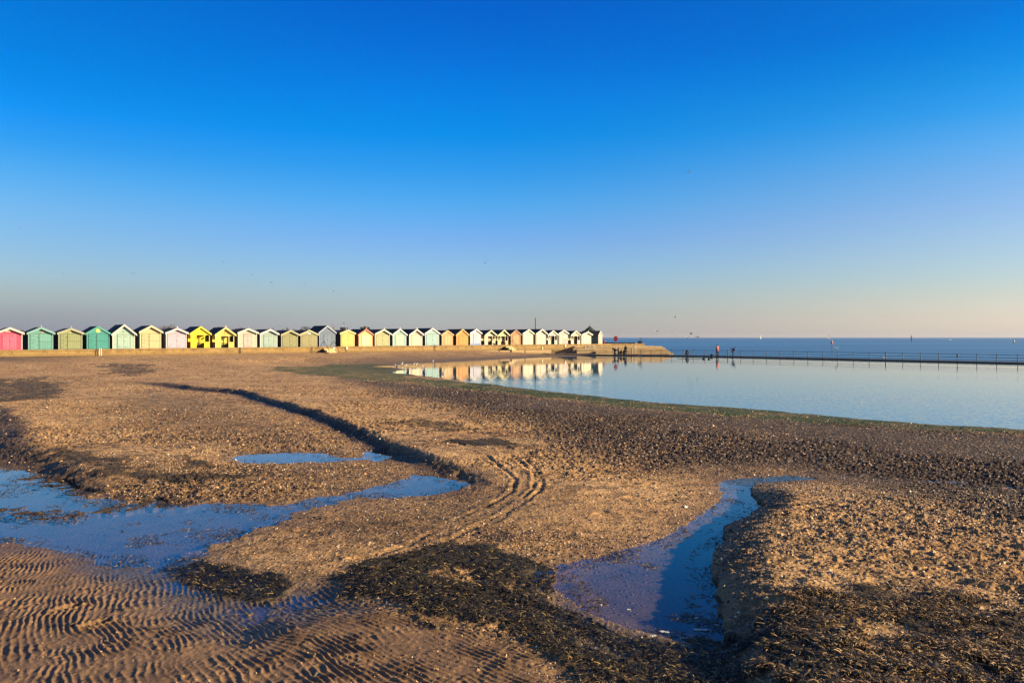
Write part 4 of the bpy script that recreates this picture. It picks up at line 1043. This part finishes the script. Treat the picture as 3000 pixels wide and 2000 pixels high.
# ---------------------------------------------------------------- people
SKIN = flat('skin', (.45, .26, .18), .6, var=.05); HAIR = flat('dark_hair', (.02, .014, .01), .7); M_TR = flat('dark_trousers', (.012, .012, .018), .8)
def skin_mesh(name, pts, edges, rad, mat, parent, rootv=0):
    me = bpy.data.meshes.new(name); me.from_pydata(pts, edges, []); me.materials.append(mat)
    o = bpy.data.objects.new(name, me); link(o, parent)
    m = o.modifiers.new('Skin', 'SKIN'); m.use_smooth_shade = True
    sv = me.skin_vertices[0].data
    for i, r in enumerate(rad): sv[i].radius = (r, r) if not isinstance(r, tuple) else r; sv[i].use_root = (i == rootv)
    s = o.modifiers.new('Subdiv', 'SUBSURF'); s.levels = 1; s.render_levels = 2
    return o
STAND = dict(pel=(0,0,.92), chest=(0,0,1.25), neck=(0,0,1.46), head=(0,.02,1.60), ls=(-.18,0,1.40), rs=(.18,0,1.40), le=(-.23,-.02,1.13), re=(.23,.02,1.13),
    lh=(-.22,.10,.90), rh=(.22,.12,.90), lhip=(-.10,0,.90), rhip=(.10,0,.90), lk=(-.11,.03,.49), rk=(.11,.02,.49), lf=(-.11,-.02,.08), rf=(.11,-.02,.08))
def person(x, y, z, rz, pose, s, coat, label, tro=None, hat=None):
    J = dict(STAND); J.update(pose)
    J = {k: Vector(v)*s for k, v in J.items()}
    root = empty('person', (x, y, z), rz); tag(root, label, 'person')
    N = ['pel','chest','neck','head','ls','le','lh','rs','re','rh','lhip','lk','lf','rhip','rk','rf']; ix = {k: i for i, k in enumerate(N)}
    pts = [J[k] for k in N]
    ht = J['head']; ed = [('pel','chest'),('chest','neck'),('neck','head'),('chest','ls'),('ls','le'),('le','lh'),('chest','rs'),('rs','re'),('re','rh'),('pel','lhip'),('lhip','lk'),('lk','lf'),('pel','rhip'),('rhip','rk'),('rk','rf')]
    E2 = [(ix[a], ix[b]) for a, b in ed]
    rad = {'pel': .12, 'chest': .12, 'neck': .055, 'head': .09, 'ls': .05, 'le': .04, 'lh': .03, 'rs': .05, 're': .04, 'rh': .03, 'lhip': .08, 'lk': .055, 'lf': .04, 'rhip': .08, 'rk': .055, 'rf': .04}
    R = [rad[k]*s for k in N]
    # crown of the head, feet and hands continue the same surface
    up = (J['head']-J['neck']).normalized(); pts.append(J['head']+up*.09*s); R.append(.075*s); E2.append((ix['head'], len(pts)-1))
    for a, k in (('lf', 'lk'), ('rf', 'rk')):
        pts.append(J[a]+Vector((0, .17, -.04))*s); R.append(.035*s); E2.append((ix[a], len(pts)-1))
    for a, e in (('lh', 'le'), ('rh', 're')):
        d = (J[a]-J[e]).normalized()
        for off in (-.025, -.008, .008, .025):
            pts.append(J[a]+d*.13*s+Vector((off*s, 0, 0))); R.append(.008*s); E2.append((ix[a], len(pts)-1))
        pts.append(J[a]+d*.05*s+Vector((.045 if a == 'lh' else -.045, .02, 0))*s); R.append(.009*s); E2.append((ix[a], len(pts)-1))
    skin_mesh('body', pts, E2, R, SKIN, root)
    c = ['pel','chest','ls','le','rs','re']; C = {k: i for i, k in enumerate(c)}
    cp = [J[k] for k in c]; cr = [.165*s, .165*s, .08*s, .065*s, .08*s, .065*s]; ce = [(0, 1), (1, 2), (2, 3), (1, 4), (4, 5)]
    for e, h in (('le', 'lh'), ('re', 'rh')):
        cp.append(J[e].lerp(J[h], .85)); cr.append(.05*s); ce.append((C[e], len(cp)-1))
    dn = (J['pel']-J['chest']).normalized(); cp.append(J['pel']+dn*.14*s); cr.append(.17*s); ce.append((0, len(cp)-1))
    cp.append(J['chest'].lerp(J['neck'], .75)); cr.append(.085*s); ce.append((1, len(cp)-1))
    skin_mesh('coat', cp, ce, cr, coat, root)
    t = ['pel','lhip','lk','lf','rhip','rk','rf']; skin_mesh('trousers', [J[k]*1.0 for k in t], [(0,1),(1,2),(2,3),(0,4),(4,5),(5,6)], [r*s for r in (.13,.105,.08,.062,.105,.08,.062)], tro or M_TR, root)
    g = MB(); hc = J['head']+up*.05*s; g.ball(hc+Vector((0, -.025, .02))*s, (.105*s, .115*s, .115*s), 12, 8); g.build('hair', hat or HAIR, root, smooth=True)
    for k in ('lf', 'rf'):
        g = MB(); f = J[k]; g.ball(f+Vector((0, .07*s, -.035*s)), (.055*s, .15*s, .05*s), 8, 6); g.build('shoe', M_TR, root, smooth=True)
    g = MB(); g.ball(J['head']+Vector((0, .10, .0))*s, (.014*s, .022*s, .02*s), 6, 5)
    for e in (-.032, .032): g.ball(J['head']+Vector((e, .083, .03))*s, (.012*s, .01*s, .008*s), 6, 5)
    g.build('face', SKIN, root)
    return root
def cw(px, off=.1):              # standing on the causeway top
    u = (px-1500)/F; P = offs(CW, off)
    for a, b in zip(P[:-1], P[1:]):
        d = b-a; q = (u*a.y-a.x)/(d.x-u*d.y)
        if 0 <= q <= 1: w_ = a+d*q; return w_.x, w_.y
PINK = flat('pink_coat', (.50, .13, .11), .8); BLUE = flat('blue_jacket', (.012, .02, .10), .7); BLK = flat('black_coat', (.012, .012, .014), .8); DRED = flat('dark_red_coat', (.2, .03, .03), .8)
x, y = cw(2102)
person(x, y, .16, .35, dict(head=(0,.07,1.58), lh=(-.10,.24,1.12), rh=(.12,.26,1.18), re=(.25,.08,1.14)), 1.10, PINK, 'person in a pink coat standing on the causeway by the railing')
x, y = cw(2148)
person(x, y, .16, -1.3, dict(pel=(0,-.08,.88), chest=(0,.13,1.12), neck=(0,.26,1.25), head=(0,.36,1.34), ls=(-.17,.15,1.22), rs=(.17,.15,1.22), le=(-.25,-.10,1.22), re=(.22,.10,.98), lh=(-.22,-.36,1.10), rh=(.12,.22,.80),
    lhip=(-.10,-.08,.86), rhip=(.10,-.08,.86), lk=(-.12,.06,.47), rk=(.12,-.04,.47), rf=(.12,-.22,.09)), 1.0, BLUE, 'person in a blue jacket leaning forward over the causeway edge')
CROUCH = dict(pel=(0,-.12,.34), chest=(0,.08,.62), neck=(0,.20,.78), head=(0,.30,.86), ls=(-.18,.1,.74), rs=(.18,.1,.74), le=(-.22,.26,.50), re=(.22,.26,.50), lh=(-.12,.40,.26), rh=(.12,.42,.26),
    lhip=(-.11,-.12,.32), rhip=(.11,-.12,.32), lk=(-.17,.26,.44), rk=(.17,.26,.44), lf=(-.14,.02,.08), rf=(.14,.02,.08))
x, y = cw(2012); person(x, y, .16, -.6, CROUCH, 1.05, BLK, 'person in black crouching at the water edge of the causeway')
x, y = cw(1801)
BEND = dict(pel=(0,-.12,.86), chest=(0,.12,1.02), neck=(0,.28,1.08), head=(0,.38,1.06), ls=(-.18,.14,1.06), rs=(.18,.14,1.06), le=(-.2,.24,.82), re=(.2,.24,.82), lh=(-.15,.34,.62), rh=(.15,.36,.6), lhip=(-.1,-.12,.84), rhip=(.1,-.12,.84))
person(x, y, .16, .9, BEND, 1.0, BLK, 'person in a dark coat bending down behind the white post')
x, y = cw(1811); person(x, y, .16, .3, {}, .78, BLK, 'small dark figure standing right of the bending person', tro=M_TR)
x, y = cw(1818); person(x, y, .16, -.9, CROUCH, .9, BLK, 'dark figure crouching between the two groups at the terrace')
x, y = cw(1828); person(x, y, .16, -.4, CROUCH, .95, BLK, 'dark figure squatting beside the tall standing one')
x, y = cw(1833); person(x, y, .16, 2.9, {}, 1.0, BLK, 'tall slim person in black standing in front of the terrace steps')
p = Vector(pz(1769.5, 163)); person(p.x, p.y, zprom(33)-.75, .4, {}, .98, DRED, 'person with a reddish coat, only head and shoulders above the promenade end')
p, t = rowpt(1463.5); q = p-D*1.4; person(q.x, q.y, zprom(t)-.02, 2.6, CROUCH, 1.0, DRED, 'person sitting at the head of the rusty railed steps')

# ---------------------------------------------------------------- boats, buoys and beacons at sea
M_SAIL = flat('sail_cloth', (.70, .68, .62), .7); M_HULL = flat('boat_hull', (.30, .30, .30), .5); M_PINK = flat('faded_red_paint', (.50, .10, .10), .5)
def sea_at(px, Y): return ((px-1500)/F*Y, Y)
def sailboat(px, Y, hpx, label, rz, two, grey=False):
    x, y = sea_at(px, Y); s = Y/F; hgt = hpx*s; L = hgt*.62
    r = empty('sailing_boat', (x, y, -.35), rz); tag(r, label, 'sailing boat')
    g = MB(); n = 9; v = []
    for i in range(n):
        t = i/(n-1)*2-1; bw = L*.16*(1-max(t, 0)**2.2)*(1-.15*(t < -.6)); v += [(t*L/2, -bw, L*.13), (t*L/2, -bw*.55, -.25), (t*L/2, bw*.55, -.25), (t*L/2, bw, L*.13)]
    f = []
    for i in range(n-1):
        for k in range(3): f.append((i*4+k, i*4+k+1, i*4+4+k+1, i*4+4+k))
        f.append((i*4+3, i*4, i*4+4, i*4+7))
    f.append((0, 3, 2, 1)); f.append(((n-1)*4, (n-1)*4+1, (n-1)*4+2, (n-1)*4+3)); g.add(v, f); g.build('hull', M_HULL, r)
    g = MB(); g.tube([(L*.08, 0, L*.1), (L*.08, 0, hgt)], L*.012, 6); g.build('mast', M_HULL, r)
    ms = M_SAIL if not grey else flat('grey_sail_cloth', (.28, .27, .25), .7)
    def sail(nm, a, b, c, belly):
        g = MB(); k = 6; v = []; f = []
        for i in range(k+1):
            for j in range(k+1):
                t = i/k; w = j/k; p = Vector(a).lerp(Vector(b), t); q = Vector(a).lerp(Vector(c), t); u = p.lerp(q, w); u.y += belly*math.sin(math.pi*w)*t*(1.2-t); v.append(u)
        m = len(v); v += [u+Vector((0, .03, 0)) for u in v]
        for i in range(k):
            for j in range(k):
                q = i*(k+1)+j; f.append((q, q+1, q+k+2, q+k+1)); f.append((m+q, m+q+k+1, m+q+k+2, m+q+1))
        g.add(v, f); g.build(nm, ms, r, smooth=True)
    sail('main_sail', (L*.06, 0, hgt*.99), (L*.06, 0, L*.22), (-L*.45, 0, L*.22), L*.08)
    if two: sail('fore_sail', (L*.10, 0, hgt*.9), (L*.12, 0, L*.2), (L*.5, 0, L*.16), L*.07)
sailboat(2229, 1500, 13, 'small white sailing boat on the horizon left of the red beacon', .9, False)
sailboat(2427, 2200, 16, 'grey two sail yacht on the horizon right above the red beacon', .3, True, True)
x, y = sea_at(2437.5, 193)
r = empty('channel_beacon', (x, y, -.35)); tag(r, 'thin beacon pole with a faded red topmark standing in the sea', 'beacon')
g = MB(); g.tube([(0, 0, -.2), (0, 0, 1.9)], .06, 8); g.build('pole', M_DARK, r)
g = MB(); g.box(-.36, .36, -.25, .25, 1.903, 2.05); g.tube([(0, 0, 2.053), (0, 0, 2.6)], .27, 10, r2=.18); g.build('topmark', M_PINK, r)
g = MB(); g.tube([(0, 0, 2.603), (0, 0, 2.85)], .13, 8); g.build('lamp_head', M_WHITE, r)
x, y = sea_at(2670, 620); s = 620/F
r = empty('marker_pile', (x, y, -.35)); tag(r, 'stout dark pile crossing the horizon with a pale head', 'beacon')
g = MB(); g.tube([(0, 0, -.3), (0, 0, 4.8)], .34, 10); g.build('pile', M_BLACK, r)
g = MB(); g.tube([(0, 0, 4.803), (0, 0, 5.7)], .22, 8); g.box(.1, 1.3, -.05, .05, 5.0, 5.12); g.build('head', M_WHITE, r)
x, y = sea_at(2971, 520); r = empty('buoy', (x, y, -.35)); tag(r, 'small dark based buoy with a pale tower near the right edge', 'buoy')
g = MB(); g.tube([(0, 0, -.2), (0, 0, .35)], .85, 14, r2=.75); g.build('float', M_BLACK, r)
g = MB(); g.tube([(0, 0, .353), (0, 0, 2.2)], .42, 8, r2=.22); g.build('tower', M_WHITE, r); g = MB(); g.tube([(0, 0, 2.203), (0, 0, 2.7)], .2, 8); g.build('lantern', M_BLACK, r)
x, y = sea_at(2783, 1100); r = empty('rowing_boat', (x, y, -.35), .2); tag(r, 'tiny low boat with a dark figure far out on the sea', 'boat')
g = MB(); g.prism([(-2.2, .1), (-1.8, -.2), (1.9, -.2), (2.6, .55), (-2.3, .45)], -.7, .7); g.build('hull', M_WHITE, r); g = MB(); g.ball((1.4, 0, 1.0), (.35, .35, .6), 8, 6); g.build('engine', M_DARK, r)

# ---------------------------------------------------------------- trees and a roof beyond the huts
rt = random.Random(11)
LEAF = {}
def leafmat(k):
    if k not in LEAF:
        a, b = {'dark': ((.012, .018, .014), (.035, .045, .030)), 'grey': ((.08, .07, .075), (.15, .13, .13)), 'brown': ((.16, .09, .05), (.26, .16, .10))}[k]  # the grey tone has distance haze painted into the bare trees
        t = NT('foliage_'+k); c = t.mix(t.noise(t.coord(), .8, 4), a, b); t.link(c, t.p.inputs['Base Color']); t.p.inputs['Roughness'].default_value = .8; LEAF[k] = t.m
    return LEAF[k]
M_BARK = flat('bark', (.05, .04, .03), .9)
def tree(px, wpx, ytop, Y, kind, label, shape='round', nl=900):
    x = (px-1500)/F*Y; s = Y/F; hgt = H-(ytop-1.5-HZ)*s-1.6; w = wpx*s*1.15
    r = empty({'poplar': 'poplar_tree', 'palm': 'palm_tree'}.get(shape, 'tree'), (x, Y, 1.6)); tag(r, label, 'tree', 'distant trees behind the huts')
    g = MB(); g.tube([(0, 0, 0), (.05*w, 0, hgt*.35), (0, 0, hgt*.8)], max(.12, hgt*.03), 7, r2=.06)
    for k in range(7):
        a = rt.uniform(0, 6.28); z = hgt*rt.uniform(.25, .6); rr = w*rt.uniform(.2, .42)
        g.tube([(0, 0, z), (rr*.5*math.cos(a), rr*.5*math.sin(a), z+hgt*.12), (rr*math.cos(a), rr*math.sin(a), z+hgt*.26)], .09, 5, r2=.03)
    g.build('trunk', M_BARK, r)
    g = MB(); cl = []
    if shape == 'poplar': cl = [(rt.uniform(-.12, .12)*w, 0, hgt*(.2+.75*k/11), w*.42*math.sin(math.pi*(.12+.8*k/11)), hgt*.09) for k in range(12)]
    elif shape == 'palm': cl = [(w*.42*math.cos(a), w*.3*math.sin(a), hgt*(.80+.10*math.sin(a*3)), w*.17, hgt*.05) for a in [k*.7 for k in range(9)]]+[(0, 0, hgt*.93, w*.2, hgt*.06), (0, 0, hgt*.8, w*.3, hgt*.06)]
    else: cl = [(rt.uniform(-.36, .36)*w, rt.uniform(-.3, .3)*w, hgt*rt.uniform(.45, .86), w*rt.uniform(.12, .24), hgt*rt.uniform(.08, .16)) for k in range(16)]
    for k in range(nl):
        cx, cy, cz, rw, rh = rt.choice(cl); th = rt.uniform(0, 6.28); u = rt.uniform(-1, 1); q = rt.uniform(.55, 1)**.5
        p = Vector((cx+rw*q*math.sqrt(1-u*u)*math.cos(th), cy+rw*q*math.sqrt(1-u*u)*math.sin(th), min(cz+rh*q*u, hgt)))
        d1 = Vector((rt.gauss(0, 1), rt.gauss(0, 1), rt.gauss(0, 1))).normalized(); d2 = d1.orthogonal().normalized(); ls = w*rt.uniform(.02, .05)
        g.add([p-d1*ls, p+d2*ls*.6, p+d1*ls, p-d2*ls*.6], [(0, 1, 2, 3)])
    g.build('crown', leafmat(kind), r)
for a in ((24,30,962,620,'grey','grey leafless tree behind the pink hut'), (66,14,964,560,'dark','low dark bush showing right of the pink hut'), (140,12,965,560,'dark','small dark bush between the teal and olive huts'),
          (180,16,965,560,'dark','low dark bush behind the olive hut roof'),
          (478,24,952,700,'grey','broad hazy tree behind the lavender hut, left one of two'), (497,26,950,700,'grey','broad hazy tree behind the lavender hut, right one of two'),
          (644,18,954.5,650,'grey','low hazy tree behind the lemon hut'), (675,16,961,620,'grey','faint low tree right of the lemon hut'), (707,12,954,650,'grey','small round hazy tree left of the pink doored hut'),
          (801,10,959,480,'dark','narrow dark tree above the grey mint hut'), (826,14,961,480,'dark','dark bushy tree left of the first khaki hut'), (842,16,958.5,480,'dark','rounded dark tree above the first khaki hut'),
          (863,14,961,480,'dark','dark tree with a sloping crown above the khaki roof'), (895,30,956.5,450,'dark','broad dark pine between the khaki huts and the tall hut'), (1035,10,963,500,'dark','small dark bush behind the warm yellow hut'), (745,10,962,620,'grey','faint bare tree right of the pink doored hut'), (540,14,962,640,'grey','low hazy bush right of the lavender hut')):
    tree(*a)
tree(511, 8, 947, 700, 'grey', 'slim hazy poplar right of the two broad hazy trees', 'poplar')
tree(976, 10, 949.5, 520, 'brown', 'slim brown poplar beside the tall blue grey hut', 'poplar')
tree(1069, 24, 956.5, 420, 'dark', 'dark palm like tree above the red trimmed hut', 'palm', 1200)
Yb = 480; x = (1005-1500)/F*Yb; s = Yb/F
r = empty('tower_house', (x, Yb, 1.6)); tag(r, 'square dark tower with a flag beyond the warm yellow hut', 'building')
zt = H-(958-HZ)*s-1.6
g = MB(); g.box(-1.5, 1.5, -1.5, 1.5, 0, zt-.5); g.build('wall', flat('dark_brick', (.06, .045, .04), .9), r)
g = MB()
for k in range(4): g.box(-1.5+k*.8, -1.0+k*.8, -1.6, -1.503, zt-.5, zt)
g.box(-1.6, 1.6, -1.503, 1.6, zt-.497, zt-.3); g.build('parapet', flat('dark_stone', (.05, .045, .045), .9), r)
g = MB(); g.box(-.4, .4, -1.55, -1.503, zt-2.0, zt-1.1); g.build('window', M_DARK, r)
g = MB(); g.tube([(0, 0, zt-.5), (0, 0, zt+2.6)], .05, 5); q = g.build('flagpole', M_WHITE, r)
g = MB(); v = [(.05+.11*i, .05*math.sin(i*.9), zt+2.5-.01*i-j*.6) for j in range(2) for i in range(9)]; g.add(v, [(i, i+1, 9+i+1, 9+i) for i in range(8)]); g.build('flag', flat('dark_flag', (.04, .03, .06), .8), q)
r = empty('chimney_house', ((1018-1500)/F*Yb, Yb, 1.6)); tag(r, 'low far roof with one chimney right of the flagged tower', 'building')
g = MB(); g.box(-3.2, 2.6, -2, 2, 0, 4.6); g.build('wall', flat('pale_render', (.20, .18, .16), .9), r)
g = MB(); g.prism([(-3.4, 4.603), (2.8, 4.603), (1.6, 6.0), (-2.4, 6.0)], -2.2, 2.2); q = g.build('roof', flat('dark_tiles', (.05, .04, .04), .9), r)
g = MB(); g.box(-.3, .3, -.3, .3, 5.9, H-(959-HZ)*s-1.6); g.build('chimney', flat('chimney_brick', (.10, .06, .05), .9), q)

# ---------------------------------------------------------------- sea haze
hz = bpy.data.materials.new('haze'); hz.use_nodes = True; hn = hz.node_tree; hn.nodes.remove(hn.nodes['Principled BSDF'])
pv_ = hn.nodes.new('ShaderNodeVolumePrincipled'); pv_.inputs['Color'].default_value = (.66, .70, .80, 1); pv_.inputs['Density'].default_value = .00006; pv_.inputs['Anisotropy'].default_value = .2
hn.links.new(pv_.outputs[0], hn.nodes['Material Output'].inputs['Volume'])
g = MB(); g.box(-12500, 12500, -2000, 14500, -4.5, 48); tag(g.build('haze', hz), kind='stuff')
# ---------------------------------------------------------------- light, sky and camera
EL, SX, SY = math.radians(16.0), .98, -.19
az = math.atan2(SX, SY)                       # clockwise from +Y
sd = Vector((SX, SY, 0)).normalized()*math.cos(EL); sd.z = math.sin(EL)
L = bpy.data.lights.new('sun', 'SUN'); L.energy = 4.9; L.angle = math.radians(.6); L.color = (1.0, .76, .44)
lo = bpy.data.objects.new('sun', L); link(lo); lo.rotation_euler = sd.to_track_quat('Z', 'Y').to_euler()
w = bpy.data.worlds.new('World'); SC.world = w; w.use_nodes = True
t = w.node_tree; bg = t.nodes['Background']
sky = t.nodes.new('ShaderNodeTexSky'); sky.sky_type = 'NISHITA'; sky.sun_disc = False
sky.sun_elevation = EL; sky.sun_rotation = az; sky.altitude = 0; sky.air_density = 1.0; sky.dust_density = 1.0; sky.ozone_density = 1.0
# tint of the clear sky by height and compass direction (tables: row = height above the horizon)
FY = [.005,.05,.1,.15,.2,.25,.3,.35,.4,.43,.46,.485]
SKY_N = [[(92,114,136),(96,119,140),(101,124,144),(106,129,147),(113,136,152),(120,142,155),(129,150,158),(140,158,157),(151,162,149),(154,159,138),(150,147,120),(128,123,99)],
 [(78,97,117),(81,100,120),(84,104,123),(88,108,126),(94,114,131),(100,120,134),(108,127,137),(117,134,137),(128,140,133),(134,140,124),(133,131,107),(116,110,88)],
 [(93,112,132),(96,116,135),(100,120,138),(105,124,140),(110,129,143),(117,135,146),(125,142,147),(134,148,145),(145,152,137),(149,150,127),(147,141,112),(132,121,93)]]
SKY_T = [[(0,120,222),(0,128,229),(0,137,237),(12,148,245),(48,160,243),(85,174,242),(117,185,240),(140,192,232),(163,195,212),(168,185,188),(156,165,172),(138,143,158)],
 [(0,98,208),(0,105,215),(0,117,224),(0,130,232),(0,143,236),(45,155,236),(82,170,238),(120,176,235),(147,190,221),(164,189,200),(170,180,179),(166,167,169)],
 [(0,120,222),(0,133,230),(22,148,235),(50,160,238),(88,172,240),(120,180,238),(146,190,236),(167,202,229),(190,212,216),(208,214,203),(222,214,198),(218,203,186)]]
def _lin(c): c = c/255; return c/12.92 if c <= .04045 else ((c+.055)/1.055)**2.4
def _ramp(col):
    r = t.nodes.new('ShaderNodeValToRGB'); e = r.color_ramp.elements
    kx = 1.0 if col == 1 else .832
    st = []
    for f, n, g in zip(FY, SKY_N[col], SKY_T[col]):
        te = (HZ-f*2000)/F*kx; zz = te/math.sqrt(1+te*te)
        st.append((zz, tuple(_lin(b)/(_lin(a)*2**1.3)/2.5 for a, b in zip(n, g))))
    st.sort(); zn, zg = (92, 110, 128), (84, 104, 148)          # the high sky, out of view
    st.append((.415, st[-1][1])); st.append((.58, tuple(_lin(b)/(_lin(a)*2**1.3)/2.5 for a, b in zip(zn, zg))))
    while len(e) < len(st): e.new(.5)
    for el, (p, c) in zip(e, st): el.position = p; el.color = (*c, 1)
    t.links.new(sep.outputs[2], r.inputs[0]); return r.outputs[0]
tc = t.nodes.new('ShaderNodeTexCoord'); sep = t.nodes.new('ShaderNodeSeparateXYZ'); t.links.new(tc.outputs['Generated'], sep.inputs[0])
at = t.nodes.new('ShaderNodeMath'); at.operation = 'ARCTAN2'; t.links.new(sep.outputs[0], at.inputs[0]); t.links.new(sep.outputs[1], at.inputs[1])
def _side(a, b):
    m = t.nodes.new('ShaderNodeMapRange'); m.interpolation_type = 'SMOOTHSTEP'; m.inputs[1].default_value = a; m.inputs[2].default_value = b
    t.links.new(at.outputs[0], m.inputs[0]); return m.outputs[0]
def _mx(f, a, b, typ='MIX'):
    m = t.nodes.new('ShaderNodeMix'); m.data_type = 'RGBA'; m.blend_type = typ; m.clamp_result = False
    if f is None: m.inputs[0].default_value = 1
    else: t.links.new(f, m.inputs[0])
    t.links.new(a, m.inputs[6]); t.links.new(b, m.inputs[7]); return m.outputs[2]
tint = _mx(_side(-.05, .62), _mx(_side(-.62, -.05), _ramp(0), _ramp(1)), _ramp(2))
prod = _mx(None, sky.outputs[0], tint, 'MULTIPLY')
vm = t.nodes.new('ShaderNodeVectorMath'); vm.operation = 'SCALE'; vm.inputs[3].default_value = 2.5
t.links.new(prod, vm.inputs[0]); t.links.new(vm.outputs[0], bg.inputs[0]); bg.inputs[1].default_value = .10/2**.45
SC.view_settings.view_transform = 'Standard'; SC.view_settings.look = 'None'; SC.view_settings.exposure = 1.15; SC.view_settings.gamma = 1
cam = bpy.data.cameras.new('camera'); co = bpy.data.objects.new('camera', cam); link(co)
cam.lens = 27; cam.sensor_width = 36; cam.clip_end = 60000; cam.clip_start = .1
co.location = (0, 0, H); co.rotation_euler = (math.radians(90)-math.atan(12/2250), 0, 0)
SC.camera = co
